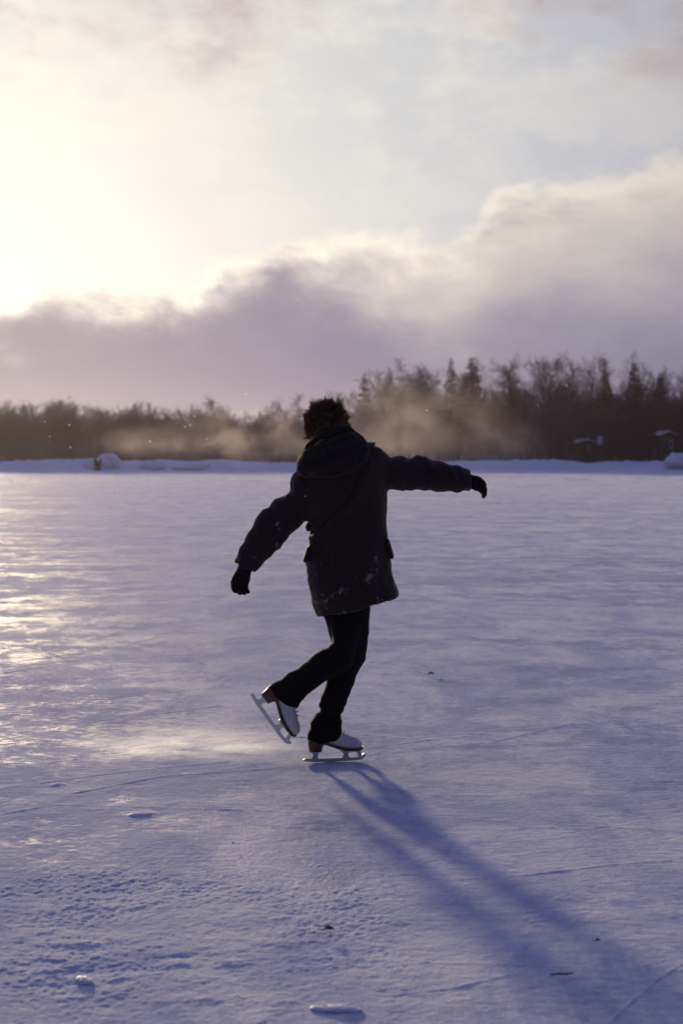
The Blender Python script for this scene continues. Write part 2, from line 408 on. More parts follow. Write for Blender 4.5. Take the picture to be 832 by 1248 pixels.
# forked stump
s = empty('tree_stump', at(119, 571, 151.0))
b = MB().tube([(0, 0, -.3), (-.08, 0, .3), (-.25, 0, .9), (-.28, 0, 1.1)], [.32, .28, .20, .10], 9).tube([(.05, 0, 0), (.22, 0, .5), (.35, .05, 1.0)], [.25, .2, .09], 9)
obj('trunk', b, M_STUMP, s); setp(s, 'dark forked stump sticking up in front of a snow mound on the left shore', 'stump')

# ------------------------------------------------------------------ trees
class Fast:
    """many thin tapered 3-sided branches into one mesh"""
    def __init__(s): s.a = []; s.b = []; s.ra = []; s.rb = []
    def seg(s, a, b, ra, rb): s.a.append(a); s.b.append(b); s.ra.append(ra); s.rb.append(rb)
    def mesh(s, name, n=3):
        A, B = np.array(s.a, float), np.array(s.b, float); ra, rb = np.array(s.ra), np.array(s.rb)
        t = B - A; t /= np.linalg.norm(t, axis=1, keepdims=True) + 1e-9
        ref = np.where(np.abs(t[:, 2:3]) > .9, [[1., 0, 0]], [[0., 0, 1]])
        u = np.cross(t, ref); u /= np.linalg.norm(u, axis=1, keepdims=True) + 1e-9; w = np.cross(t, u)
        V = []
        for P, r in ((A, ra), (B, rb)):
            for k in range(n):
                an = 2 * math.pi * k / n; V.append(P + (u * math.cos(an) + w * math.sin(an)) * r[:, None])
        V = np.stack(V, 1).reshape(-1, 3); m = len(A)
        base = (np.arange(m) * 2 * n)[:, None]; q = []
        for k in range(n):
            j = (k + 1) % n; q.append(np.concatenate([base + k, base + j, base + n + j, base + n + k], 1))
        q = np.stack(q, 1).reshape(-1, 4)
        me = bpy.data.meshes.new(name); me.vertices.add(len(V)); me.vertices.foreach_set('co', V.astype(np.float32).ravel())
        me.loops.add(q.size); me.loops.foreach_set('vertex_index', q.astype(np.int32).ravel())
        me.polygons.add(len(q)); me.polygons.foreach_set('loop_start', np.arange(0, q.size, 4, dtype=np.int32)); me.update(calc_edges=True)
        return me

def bare_tree(seed, H=10.0, spread=.5, clear=.25, lean=0.0, stems=1, upright=.5, twigmul=1.0):
    rnd = random.Random(seed); tr, cr = Fast(), Fast()
    def rv(k): return Vector((rnd.gauss(0, k), rnd.gauss(0, k), rnd.gauss(0, k)))
    def grow(p, d, L, r, lev):
        n = (7, 5, 4, 3)[lev] if lev < 4 else 2
        F_ = tr if lev < 2 else cr
        q = p.copy(); pts = [(q.copy(), r)]
        for i in range(n):
            d = (d + rv(.10 + .05 * lev) + Vector((0, 0, .10 * upright))).normalized()
            q2 = q + d * (L / n); r2 = r * (1 - (i + 1) / n * .72)
            F_.seg(q, q2, pts[-1][1], r2); pts.append((q2.copy(), r2)); q = q2
        if lev >= 4: return
        nb = (11, 7, 6, 6)[lev]
        if lev >= 2: nb = int(nb * twigmul)
        for k in range(nb):
            t = (clear + (1 - clear) * (k + rnd.random()) / nb) if lev == 0 else .2 + .8 * (k + rnd.random()) / nb
            x = t * n; i = min(int(x), n - 1); f = x - i
            a, b_ = pts[i], pts[i + 1]; bp = a[0].lerp(b_[0], f); br = a[1] + (b_[1] - a[1]) * f
            ax = (b_[0] - a[0]).normalized(); side = rv(1); side = (side - ax * side.dot(ax)).normalized()
            ang = rnd.uniform(.45, .95) * (spread * 2 if lev == 0 else 1.05)
            nd = (ax * math.cos(ang) + side * math.sin(ang) + Vector((0, 0, .18 * upright))).normalized()
            LL = L * (rnd.uniform(.36, .56) * (1.15 - .55 * t) if lev == 0 else rnd.uniform(.38, .62))
            grow(bp, nd, LL, max(br * rnd.uniform(.42, .62), .010 if lev >= 3 else .014), lev + 1)
    for s_ in range(stems):
        d = Vector((lean + (rnd.uniform(-.22, .22) if stems > 1 else 0), rnd.uniform(-.1, .1) * stems, 1)).normalized()
        hh = H * (1 if s_ == 0 else rnd.uniform(.7, .95))
        grow(Vector((rnd.uniform(-.3, .3) * (stems > 1), rnd.uniform(-.3, .3) * (stems > 1), -.3)), d, hh * .93, (.15 if stems > 1 else .20) * hh / 10, 0)
    return tr.mesh('trunk', 5), cr.mesh('crown', 3)

def conifer(seed, H=11.0, w=2.3, gappy=.0):
    rnd = random.Random(seed); tr = Fast(); V = []; Fc = []
    n = 8
    for i in range(n): tr.seg((0, 0, H * i / n - .3 * (i == 0)), (0, 0, H * (i + 1) / n), .2 * (1 - i / n) + .015, .2 * (1 - (i + 1) / n) + .015)
    z = H * .10
    while z < H * .99:
        t = z / H; rad = w * ((1 - t) ** .8) * rnd.uniform(.75, 1.1) + .04
        nb = rnd.randint(6, 9)
        for k in range(nb):
            if rnd.random() < gappy: continue
            an = 2 * math.pi * (k + rnd.random()) / nb; L = rad * rnd.uniform(.6, 1.12)
            droop = -.25 + .45 * t
            tip = Vector((math.cos(an) * L, math.sin(an) * L, z + droop * L)); st = Vector((0, 0, z))
            tr.seg(tuple(st), tuple(tip), .03, .008)
            m = max(5, int(L * 11))
            for q in range(m):                                    # sprays of needles along the limb
                f = .15 + .85 * (q + rnd.random()) / m; c = st.lerp(tip, f)
                for _ in range(3):
                    s1 = .40 * min(1, .30 + rad / 1.3) * (1.15 - f * .6) * rnd.uniform(.7, 1.3)
                    a2 = an + rnd.choice((-1, 1)) * rnd.uniform(.3, 1.3)
                    e = c + Vector((math.cos(a2), math.sin(a2), rnd.uniform(-.45, .25))) * s1 * 1.4
                    o_ = Vector((-math.sin(a2), math.cos(a2), rnd.uniform(-.5, .5))) * s1 * .22
                    i0 = len(V); V += [tuple(c + o_), tuple(c - o_), tuple(e - o_ * .3), tuple(e + o_ * .3)]; Fc.append((i0, i0 + 1, i0 + 2, i0 + 3))
        z += rnd.uniform(.22, .34) * (1.1 - .3 * t)
    me = bpy.data.meshes.new('crown'); me.from_pydata(V, [], Fc); me.update()
    return tr.mesh('trunk', 5), me

PROTO = [bare_tree(1, spread=.42), bare_tree(2, spread=.55, clear=.2), bare_tree(3, spread=.36, upright=.9, clear=.35), bare_tree(4, stems=2, spread=.4, upright=.8),
         bare_tree(5, spread=.6, clear=.22, upright=.3), bare_tree(6, stems=3, spread=.34, upright=1.0, clear=.15), bare_tree(7, spread=.48, lean=.10)]
CON = [conifer(1, gappy=.2), conifer(2, w=2.7, gappy=.22), conifer(3, w=2.0, gappy=.15), conifer(4, w=2.8, gappy=.5)]
SLIM = [bare_tree(21, spread=.22, clear=.55, upright=1.2, twigmul=.6), bare_tree(22, spread=.25, clear=.5, upright=1.1, lean=.05, twigmul=.6), bare_tree(23, stems=2, spread=.2, clear=.45, upright=1.2, twigmul=.6)]
_tz = {}
def top_z(proto):
    k = proto[1].name
    if k not in _tz: a = coords(proto[1]); _tz[k] = float(np.percentile(a[:, 2], 99.7))
    return _tz[k]
def put_tree(name, proto, px, Y, top, label, cat, group, base=None, wid=1.0, H=10.0, cm=M_TWIG):
    x = (px - 416) / F * Y; z = float(land_z([x], [Y])[0]) if base is None else base
    zt = at(px, top, Y).z; H = top_z(proto); s = max(.2, (zt - z) / H)
    t = empty(name, (x, Y, z), random.uniform(0, 6.28)); t.scale = (s * wid, s * wid, s)
    setp(t, label, cat, group)
    for nm, me, mt in (('trunk', proto[0], M_BARK), ('crown', proto[1], cm)):
        if not me.materials: me.materials.append(mt)
        o = bpy.data.objects.new(nm, me); C.objects.link(o); o.parent = t
    return t
def prof(x, pts): return float(np.interp(x, [p[0] for p in pts], [p[1] for p in pts]))
LEFT = [(-200, 488), (0, 492), (40, 485), (75, 483), (105, 492), (150, 489), (185, 496), (240, 494), (270, 493), (300, 499), (340, 495), (380, 495), (430, 500)]
RIGHT = [(420, 478), (440, 470), (480, 452), (515, 441), (545, 452), (590, 441), (620, 437), (670, 433), (700, 441), (750, 435), (800, 447), (832, 438), (900, 440), (1100, 450)]
rows_left = [(164, 26, 14), (170, 24, 8), (178, 26, 2), (190, 28, 0)]
for ri, (Y, n, low) in enumerate(rows_left):
    for k in range(n):
        px = -60 + 490 * (k + .5 + random.uniform(-.4, .4)) / n
        lab = ('bare brown tree in the low hazy treeline left of the skater, near the lake edge', 'bare brown tree deeper in the low hazy treeline left of the skater')[ri > 1]
        put_tree('bare_tree', PROTO[random.randrange(7)], px, Y + random.uniform(-3, 3), prof(px, LEFT) + low + 2 + random.uniform(0, 11), lab, 'tree', 'bare trees on the low left shore', wid=random.uniform(.95, 1.35))
rows_right = [(163, 22, 52), (172, 22, 38), (182, 24, 22), (194, 26, 8), (206, 28, 2)]
for ri, (Y, n, low) in enumerate(rows_right):
    for k in range(n):
        px = 425 + 520 * (k + .5 + random.uniform(-.4, .4)) / n
        lab = ('bare dark tree on the lower slope of the wooded rise right of the skater', 'bare dark tree high on the wooded rise right of the skater, against the sky')[ri > 2]
        put_tree('bare_tree', PROTO[random.randrange(7)], px, Y + random.uniform(-3, 3), prof(px, RIGHT) + low + 24 + random.uniform(0, 18), lab, 'tree', 'bare trees on the wooded rise', wid=random.uniform(.8, 1.1))
for k, px in enumerate(np.linspace(640, 850, 40)):
    put_tree('slim_tree', SLIM[k % 3], px + random.uniform(-4, 4), 158.5 + random.uniform(0, 4), random.uniform(474, 515), 'slim leaning trunk in the thicket by the huts on the right shore', 'tree', 'slim trunks at the right shore', wid=random.uniform(.7, 1.0))
for k in range(21):
    px = -40 + 470 * (k + random.random()) / 21
    put_tree('bare_tree', PROTO[random.randrange(7)], px, random.uniform(172, 190), prof(px, LEFT) + random.uniform(-5, 5), 'bare crown standing a little above the rest of the low treeline left of the skater', 'tree', 'taller bare trees on the low left shore', wid=random.uniform(1.0, 1.4))
for k in range(16):
    px = 580 + 330 * (k + random.random()) / 16
    put_tree('bare_tree', PROTO[random.choice((0, 1, 4, 6))], px, random.uniform(186, 205), prof(px, RIGHT) + random.uniform(-7, 10), 'lacy bare crown standing above the dark wood on the right, against the sky', 'tree', 'taller bare trees on the rise', wid=random.uniform(.85, 1.25))
for px, top in ((436, 474), (458, 463), (465, 470), (488, 452), (497, 447), (525, 446), (535, 450), (561, 452), (484, 460), (451, 472)):
    put_tree('bare_tree', PROTO[random.randrange(7)], px, random.uniform(180, 196), top + random.uniform(-2, 3), 'bare hazy tree among the conifers at the left end of the rise', 'tree', 'bare trees around the left conifers', wid=random.uniform(1.1, 1.5))
put_tree('bare_tree', PROTO[4], 338, 158, 479, 'wide pale bare tree with spreading limbs just left of the skater\'s head', 'tree', None, wid=1.5)
put_tree('bare_tree', PROTO[1], 262, 162, 482, 'thin forked bare tree rising above the low treeline between the arm and the left edge', 'tree', None, wid=1.1)
put_tree('bare_tree', PROTO[4], 512, 186, 439, 'broad round-crowned bare tree between the conifers above the extended arm', 'tree', None, wid=1.3)
put_tree('bare_tree', PROTO[1], 671, 186, 431, 'rounded dense bare tree standing tallest above the rise, right of the centre', 'tree', None, wid=1.25)
for px, top, Y, k, w, lab in ((444, 455, 182, 3, 1.05, 'first conifer at the left end of the rise, thin and hazy'), (474, 449, 186, 3, .95, 'second conifer from the left end of the rise, beside the broad bare tree'),
        (549, 438, 176, 0, 1.0, 'narrow dark conifer, left one of the close pair above the rise'), (574, 437, 178, 1, 1.25, 'broad dark conifer, right one of the close pair above the rise'),
        (735, 450, 172, 2, 1.5, 'dark conifer half hidden among bare trees, middle of the right wood'), (771, 444, 172, 0, 1.4, 'dark conifer with a pointed top near the right edge of the wood'),
        (803, 455, 176, 1, 1.0, 'low dark conifer above the small hut at the right edge')):
    put_tree('conifer', CON[k], px, Y, top, lab, 'conifer', 'conifers on the wooded rise', wid=w, H=11.0, cm=M_NEEDLE)

def brush(name, n, x0, x1, y0, y1, h0, h1, seed, topf=None):
    rnd = random.Random(seed); f = Fast()
    for _ in range(n):
        Y = rnd.uniform(y0, y1); px = rnd.uniform(x0, x1); x = (px - 416) / F * Y; z = float(0)
        h = rnd.uniform(h0, h1)
        if topf: h *= topf(px)
        p = Vector((x, Y, 0)); d = Vector((rnd.gauss(0, .22), rnd.gauss(0, .2), 1)).normalized(); r = rnd.uniform(.02, .05); q = p
        for i in range(3):
            q2 = q + d * h / 3; f.seg(tuple(q), tuple(q2), r * (1 - i * .3), r * (1 - (i + 1) * .3)); 
            for _k in range(4):
                e = q.lerp(q2, rnd.random()); dd = (d + Vector((rnd.gauss(0, .6), rnd.gauss(0, .6), rnd.gauss(0, .3)))).normalized(); e2 = e + dd * h * rnd.uniform(.12, .3)
                f.seg(tuple(e), tuple(e2), .018, .008)
                for _m in range(2):
                    dd2 = (dd + Vector((rnd.gauss(0, .6), rnd.gauss(0, .6), rnd.gauss(0, .5)))).normalized(); e3 = e.lerp(e2, rnd.uniform(.4, 1))
                    f.seg(tuple(e3), tuple(e3 + dd2 * h * .12), .012, .006)
            q = q2; d = (d + Vector((rnd.gauss(0, .15), rnd.gauss(0, .15), 0))).normalized()
    me = f.mesh(name, 3); a = coords(me)
    # every stem stands on the land below it
    a[:, 2] += np.repeat(land_z(a[::6, 0], np.clip(a[::6, 1], 158, 600)), 6) - .1
    set_coords(me, a); return obj(name, me, M_TWIG, smooth=False)
setp(brush('undergrowth', 2600, -80, 440, 159, 205, 1.5, 4.2, 5), 'brown leafless undergrowth filling the low left treeline', 'undergrowth', kind='stuff')
setp(brush('undergrowth', 3800, 420, 960, 160, 215, 2.0, 5.0, 6), 'dark leafless undergrowth filling the wooded rise on the right', 'undergrowth', kind='stuff')

# far woods behind, one mass
def far_woods(name, specs, label):
    Vs, Fs, off = [], [], 0
    for px, Y, top, k, wd in specs:
        x = (px - 416) / F * Y; z = float(land_z([x], [Y])[0]); s = (at(px, top, Y).z - z) / top_z(PROTO[k]); an = random.uniform(0, 6.28)
        for me in PROTO[k]:
            a = coords(me); ca, sa = math.cos(an), math.sin(an)
            b_ = np.stack([(a[:, 0] * ca - a[:, 1] * sa) * s * wd + x, (a[:, 0] * sa + a[:, 1] * ca) * s * wd + Y, a[:, 2] * s + z], -1)
            q = np.empty(len(me.loops), np.int32); me.loops.foreach_get('vertex_index', q)
            Vs.append(b_); Fs.append(q.reshape(-1, 4) + off); off += len(a)
    V = np.concatenate(Vs); q = np.concatenate(Fs); me = bpy.data.meshes.new(name)
    me.vertices.add(len(V)); me.vertices.foreach_set('co', V.astype(np.float32).ravel())
    me.loops.add(q.size); me.loops.foreach_set('vertex_index', q.astype(np.int32).ravel())
    me.polygons.add(len(q)); me.polygons.foreach_set('loop_start', np.arange(0, q.size, 4, dtype=np.int32)); me.update(calc_edges=True)
    setp(obj(name, me, M_TWIG, smooth=False), label, 'woods', kind='stuff')
far_woods('far_woods', [(px := random.uniform(-120, 440), random.uniform(200, 235), prof(px, LEFT) + random.uniform(5, 15), random.randrange(7), 1.2) for _ in range(46)], 'brown mass of leafless woods behind the left treeline')
far_woods('far_woods', [(px := random.uniform(-950, -60), random.uniform(172, 230), 492 + random.uniform(-8, 14), random.randrange(7), 1.3) for _ in range(60)], 'low leafless woods running on along the shore beyond the left edge')
far_woods('far_woods', [(px := random.uniform(940, 1500), random.uniform(172, 230), 455 + random.uniform(-14, 20), random.randrange(7), 1.2) for _ in range(45)], 'leafless woods running on along the shore beyond the right edge')
far_woods('far_woods', [(px := random.uniform(430, 1000), random.uniform(212, 250), prof(px, RIGHT) + random.uniform(28, 42), random.randrange(7), 1.2) for _ in range(56)], 'dark mass of leafless woods behind the right rise')

# ------------------------------------------------------------------ huts
def hut(px, base_py, Y, w, d, h, roof, label, door=True):
    p = at(px, base_py, Y); t = empty('hut', p, R(12)); setp(t, label, 'hut')
    wl = MB().box((-w / 2, -d / 2, -.6), (w / 2, d / 2, h)); wl.add([(-w / 2, -d / 2, h), (w / 2, -d / 2, h), (0, -d / 2, h + roof), (-w / 2, d / 2, h), (w / 2, d / 2, h), (0, d / 2, h + roof)], [(0, 1, 2), (3, 5, 4)])
    obj('wall', wl, M_WALL, t, smooth=False)
    rf = MB(); e = .3
    for s in (-1, 1):
        a = Vector((s * (w / 2 + e), 0, h - roof * e / (w / 2))); b_ = Vector((0, 0, h + roof))
        rf.add([(a.x, -d / 2 - e, a.z), (b_.x, -d / 2 - e, b_.z), (b_.x, d / 2 + e, b_.z), (a.x, d / 2 + e, a.z), (a.x, -d / 2 - e, a.z + .12), (b_.x, -d / 2 - e, b_.z + .12), (b_.x, d / 2 + e, b_.z + .12), (a.x, d / 2 + e, a.z + .12)],
               [(0, 3, 2, 1), (4, 5, 6, 7), (0, 1, 5, 4), (2, 3, 7, 6), (0, 4, 7, 3), (1, 2, 6, 5)])
    r_ = obj('roof', rf, M_WALL, t, smooth=False)
    sn = MB()
    for s in (-1, 1):
        rings = []
        for k in range(5):
            y = (-d / 2 - e) + (d + 2 * e) * k / 4; th = .13 + .05 * math.sin(k * 2.1 + s)
            ax, az = s * (w / 2 + e * .9), h - roof * e / (w / 2) + .125
            rings.append([(ax, y, az), (ax * .98, y, az + th * .8), (0.0, y, h + roof + .12 + th), (0.0, y, h + roof + .125)])
        sn.loft(rings)
    obj('roof_snow', sn, M_SNOW, r_, smooth=False)
    if door: obj('door', MB().box((-.35, -d / 2 - .05, 0), (.35, -d / 2 - .003, min(1.8, h * .85))), M_TRIM, t, smooth=False)
    f = obj('window', MB().box((w * .25 - .2, -d / 2 - .06, h * .45), (w * .25 + .2, -d / 2 - .003, h * .8)), M_PANEL, t, smooth=False)
    obj('pane', MB().box((w * .25 - .15, -d / 2 - .075, h * .45 + .06), (w * .25 + .15, -d / 2 - .063, h * .8 - .06)), M_GLASS, f, smooth=False)
hut(711, 559, 161, 1.3, 1.6, 1.8, .22, 'low brown hut with a thin snowy roof among the trunks, left of the pale board')
hut(808, 559, 161, 1.7, 2.0, 2.6, .3, 'taller dark hut with a white snowy roof behind the mound at the right edge')
t = empty('board', at(730, 559, 160)); setp(t, 'pale blue-white upright board standing among trunks right of the low hut', 'board')
obj('panel', MB().box((-.32, -.03, 1.6), (.32, .03, 2.5)), M_PANEL, t, smooth=False)
for s in (-1, 1): obj('leg', MB().box((s * .26 - .04, .033, -.6), (s * .26 + .04, .11, 2.4)), M_WALL, t, smooth=False)

# ------------------------------------------------------------------ the skater
def ring(L, Rr, d, Y, n=32, p=2.25, dyL=0, dyR=0, back=1.0):
    a, b_ = at(L[0], L[1], Y + dyL), at(Rr[0], Rr[1], Y + dyR); c = (a + b_) / 2; h = (b_ - a) / 2
    out = []
    for k in range(n):
        t = 2 * math.pi * k / n; cs, sn = math.cos(t), math.sin(t)
        cc = math.copysign(abs(cs) ** (2 / p), cs); ss = math.copysign(abs(sn) ** (2 / p), sn)
        out.append(c + h * cc + Vector((0, d * ss * (back if ss < 0 else 1), 0)))
    return out
Ys = Y0 + .03
def build_skater():
    # ---- body: one continuous figure under the clothes
    b = MB()
    Hc = at(396, 525, Ys + .02)
    face = Matrix.Rotation(R(118), 3, 'Z') @ Matrix.Rotation(R(14), 3, 'Y')     # local +X is the face: away and to the left
    b.ball(Hc, (.092, .075, .108), face)
    def hp(x, y, z): return Hc + face @ Vector((x, y, z))
    b.ball(hp(.035, 0, -.055), (.055, .052, .062), face)                         # jaw
    b.tube([hp(.088, 0, .02), hp(.103, 0, -.012), hp(.112, 0, -.026)], [.010, .013, .015], 8)      # nose
    b.ball(hp(.086, 0, -.058), (.014, .024, .009), face)                        # lips
    b.ball(hp(.070, 0, -.095), (.022, .026, .018), face)
    for s in (-1, 1):
        b.ball(hp(.078, s * .030, .008), (.014, .015, .011), face, 12, 8)       # eyes
        b.tube([hp(.088, s * .014, .028), hp(.086, s * .045, .030)], .007, 6)
        b.ball(hp(-.005, s * .078, -.012), (.020, .009, .032), face, 12, 8)     # ears
    neck = at(415, 556, Ys + .01); b.tube([hp(-.02, 0, -.06), neck, at(420, 575, Ys)], [.052, .058, .075], 14)
    shL, shR = at(376, 583, Ys), at(458, 562, Ys + .02)
    b.loft([ring((395, 560), (443, 550), .06, Ys), ring((384, 582), (452, 566), .075, Ys), ring((384, 605), (456, 592), .09, Ys), ring((388, 640), (464, 630), .095, Ys), ring((390, 665), (464, 660), .10, Ys), ring((390, 700), (466, 695), .11, Ys), ring((398, 730), (456, 728), .10, Ys)])
    shL = at(384, 592, Ys); shR = at(452, 574, Ys + .01); b.tube([shL, at(333, 640, Ys - .04), at(301, 690, Ys - .09), at(297, 700, Ys - .09)], [.046, .036, .026, .024], 12)
    b.tube([shR, at(510, 577, Ys + .06), at(566, 585, Ys + .11), at(575, 586, Ys + .11)], [.046, .036, .026, .024], 12)
    b.tube([at(428, 712, Ys + .01), at(428, 800, Ys + .02), at(401, 880, Ys + .01), at(399, 893, Ys)], [.052, .048, .036, .030], 12)
    b.tube([at(426, 712, Ys - .02), at(412, 800, Ys - .05), at(356, 838, Ys - .035), at(350, 845, Ys - .03)], [.048, .042, .034, .030], 12)
    person = obj('person', remesh(b, .006, 4), M_SKIN)
    setp(person, 'skater seen from behind, dark hooded coat, white skates, arms spread, one leg lifted', 'person')
    # ---- hair
    cap = MB().ball(hp(-.022, 0, .020), (.096, .090, .095), face, 30, 20); me = cap.mesh('hair')
    V = list(map(tuple, coords(me))); Fc = [tuple(p.vertices) for p in me.polygons]; bpy.data.meshes.remove(me)
    rnd = random.Random(3)
    for _ in range(620):
        d = Vector((rnd.gauss(0, 1), rnd.gauss(0, 1), rnd.gauss(.30, 1))).normalized()
        if d.z < -.60 or (d.x > .78 and d.z < .3): continue
        c0 = hp(-.022, 0, .020) + face @ Vector((d.x * .094, d.y * .088, d.z * .096)); g0_ = face @ d
        LT = rnd.uniform(.012, .036) * (1.25 if g0_.z > .35 else 1.0) * (1.4 if rnd.random() < .18 else 1)
        tipd = (g0_ + Vector((rnd.gauss(0, .35), rnd.gauss(0, .35), rnd.gauss(.15, .3)))).normalized(); tip = c0 + tipd * LT
        for _k in range(17):
            q = c0 + Vector((rnd.gauss(0, 1), rnd.gauss(0, 1), rnd.gauss(0, 1))) * .0070; q -= g0_ * .006
            e = tip + Vector((rnd.gauss(0, 1), rnd.gauss(0, 1), rnd.gauss(0, 1))) * .0018; e = q.lerp(e, rnd.uniform(.5, 1.15)); r = rnd.uniform(.0006, .0011)
            mid = q.lerp(e, .5) + g0_ * .003 + Vector((rnd.gauss(0, 1), rnd.gauss(0, 1), rnd.gauss(0, 1))) * .003
            g = (e - q).normalized(); u = g.orthogonal().normalized(); w = g.cross(u); prev = None
            for pt, rr in ((q, r), (mid, r * .8), (e, r * .25)):
                base = len(V)
                for k in range(3):
                    an = 2.094 * k; V.append(tuple(pt + (u * math.cos(an) + w * math.sin(an)) * rr))
                if prev is not None:
                    for k in range(3): Fc.append((prev + k, prev + (k + 1) % 3, base + (k + 1) % 3, base + k))
                prev = base
    hm = bpy.data.meshes.new('hair'); hm.from_pydata(V, [], Fc); hm.update()
    obj('hair', hm, M_HAIR, person)
    # ---- coat
    c = MB()
    c.loft([ring((396, 546), (436, 536), .055, Ys - .01), ring((382, 556), (450, 542), .085, Ys - .01), ring((369, 570), (463, 548), .11, Ys), ring((362, 588), (471, 561), .13, Ys),
            ring((366, 610), (473, 588), .14, Ys), ring((374, 632), (472, 618), .142, Ys), ring((377, 646), (471, 642), .142, Ys), ring((375, 664), (472, 660), .148, Ys),
            ring((373, 682), (475, 678), .156, Ys), ring((374, 705), (478, 698), .165, Ys), ring((379, 730), (482, 714), .170, Ys), ring((386, 750), (485, 726), .172, Ys),
            ring((390, 752), (482, 728), .158, Ys), ring((388, 738), (476, 718), .150, Ys), ring((384, 715), (472, 700), .140, Ys), ring((395, 700), (455, 695), .06, Ys)])
    def sleeve(sec):                                      # (outer contour point, inner contour point, depth, dY)
        c.loft([ring(o, i, d, Ys + dy, 24, 2.1) for o, i, d, dy in sec])
    sleeve([((396, 560), (410, 612), .05, 0), ((372, 566), (396, 618), .085, 0), ((361, 572), (384, 626), .09, -.01), ((353, 582), (376, 632), .088, -.015), ((352, 597), (370, 638), .082, -.02), ((345, 603), (364, 645), .083, -.03),
            ((335, 609), (356, 652), .084, -.035), ((329, 618), (349, 659), .075, -.045), ((319, 623), (343, 665), .078, -.05), ((313, 634), (336, 671), .072, -.06), ((304, 649), (328, 678), .068, -.07), ((295, 666), (320, 687), .064, -.08),
            ((286, 683), (313, 697), .062, -.09), ((284, 686), (311, 699), .058, -.09), ((287, 684), (309, 697), .048, -.09)])
    sleeve([((436, 545), (440, 604), .06, .0), ((455, 544), (455, 603), .09, .01), ((466, 551), (468, 600), .092, .02), ((475, 558), (477, 598), .088, .025), ((486, 556), (487, 598), .088, .035), ((497, 558), (497, 598), .082, .045),
            ((507, 556), (508, 598), .083, .055), ((516, 558), (517, 598), .078, .06), ((528, 563), (528, 598), .073, .07), ((545, 566), (545, 598), .068, .085), ((560, 569), (560, 598), .064, .10),
            ((571, 572), (571, 598), .060, .11), ((573, 574), (573, 596), .052, .11), ((570, 576), (570, 593), .045, .11)])
    cm = remesh(c, .0065, 5)
    a, n = coords(cm), normals(cm)
    w = vn3(a * [9, 9, 7], 1) * .008 + vn3(a * [22, 22, 15], 2) * .0045 + vn3(a * 50, 3) * .0015
    fold = np.sin((a[:, 0] * 30 + vn3(a * 6, 8) * 3.0)) * .0035 * sstep(1.05, .75, a[:, 2])    # hanging folds in the skirt
    sl = np.abs(a[:, 0] - .02) > .26                                                        # rucks across the sleeves
    ruck = np.sin(a[:, 0] * 95 + a[:, 2] * 40 + vn3(a * 12, 9) * 3) * .0022 * sl
    # the long crease from the hood down to the left waist
    cr = [at(443, 563, Ys), at(434, 590, Ys), at(417, 615, Ys), at(395, 637, Ys), at(378, 648, Ys)]
    d = np.full(len(a), 9.)
    for p, q in zip(cr[:-1], cr[1:]):
        vx, vz = q.x - p.x, q.z - p.z; px, pz = a[:, 0] - p.x, a[:, 2] - p.z; t = np.clip((px * vx + pz * vz) / (vx * vx + vz * vz), 0, 1)
        d = np.minimum(d, np.hypot(px - t * vx, pz - t * vz))
    bk = n[:, 1] < -.1
    w = w - np.exp(-(d / .009) ** 2) * .014 * bk + np.exp(-((d - .025) / .016) ** 2) * .008 * bk
    s2 = np.sin(a[:, 2] * 18 - a[:, 0] * 30 + vn3(a * 5, 12) * 2.5) * .004 * bk * sstep(.9, 1.2, a[:, 2])
    a += n * (w + fold + ruck + s2)[:, None]; set_coords(cm, a)
    coat = obj('coat', cm, M_COAT, person); setp(coat, 'dark hip-length coat with snow caught in the cloth')
    # ---- hood lying on the back
    h = MB(); Yh = Ys - .075
    h.loft([ring((376, 546), (426, 526), .055, Yh + .02), ring((371, 548), (427, 522), .085, Yh + .01, dyL=.03, dyR=.03), ring((366, 553), (435, 527), .105, Yh), ring((362, 563), (446, 537), .118, Yh - .01), ring((361, 573), (450, 550), .120, Yh - .02),
            ring((366, 579), (447, 563), .108, Yh - .02), ring((380, 583), (438, 574), .085, Yh - .01), ring((397, 583), (424, 580), .05, Yh)])
    hm = remesh(h, .005, 4); a, n = coords(hm), normals(hm)
    ax = np.array(at(426, 530, Yh) - at(371, 556, Yh)); ax /= np.linalg.norm(ax); up = np.array([-ax[2], 0, ax[0]])
    q = a @ up
    a += n * (np.sin(q * 110 + vn3(a * 9, 5) * 4.2) * .0020 + vn3(a * 24, 6) * .006 + vn3(a * 55, 7) * .002)[:, None]; set_coords(hm, a)
    hood = obj('hood', hm, M_HOOD, coat)
    def rib_(pts, r): return MB().tube(pts, r, 8)
    obj('hood_rim', MB().tube([at(369, 555, Yh + .02), at(376, 543, Yh - .05), at(390, 532, Yh - .085), at(408, 524, Yh - .085), at(424, 521.5, Yh - .05), at(433, 528, Yh + .02)], [.008, .012, .014, .014, .012, .008], 10), M_HOOD, coat)
    # shoulder tab
    p, q = at(438, 541, Ys - .10), at(457, 541, Ys - .06)
    T = MB().loft([[p + Vector((0, y, z)) for y, z in ((-.02, -.006), (.02, -.006), (.02, .006), (-.02, .006))], [q + Vector((0, y, z)) for y, z in ((-.018, -.013), (.018, -.013), (.018, .007), (-.018, .007))]])
    obj('shoulder_tab', T, M_TRIM, coat, smooth=False)
    # pocket flaps standing off the sides
    for pts, dy in (([(378, 664), (374, 668), (369.5, 683), (371, 686), (377, 684)], -.02), ([(470, 655), (473.5, 659), (479, 678), (478, 682), (472, 677)], -.02)):
        fl = MB(); A = [at(x, y, Ys - .085) for x, y in pts]; B = [at(x, y, Ys + .06) for x, y in pts]; nn = len(A)
        fl.loft([A, [(a_ + b_) / 2 + Vector((.004 * (1 if pts[0][0] > 400 else -1), 0, .003)) for a_, b_ in zip(A, B)], B]); obj('pocket_flap', fl, M_COAT, coat, smooth=False)
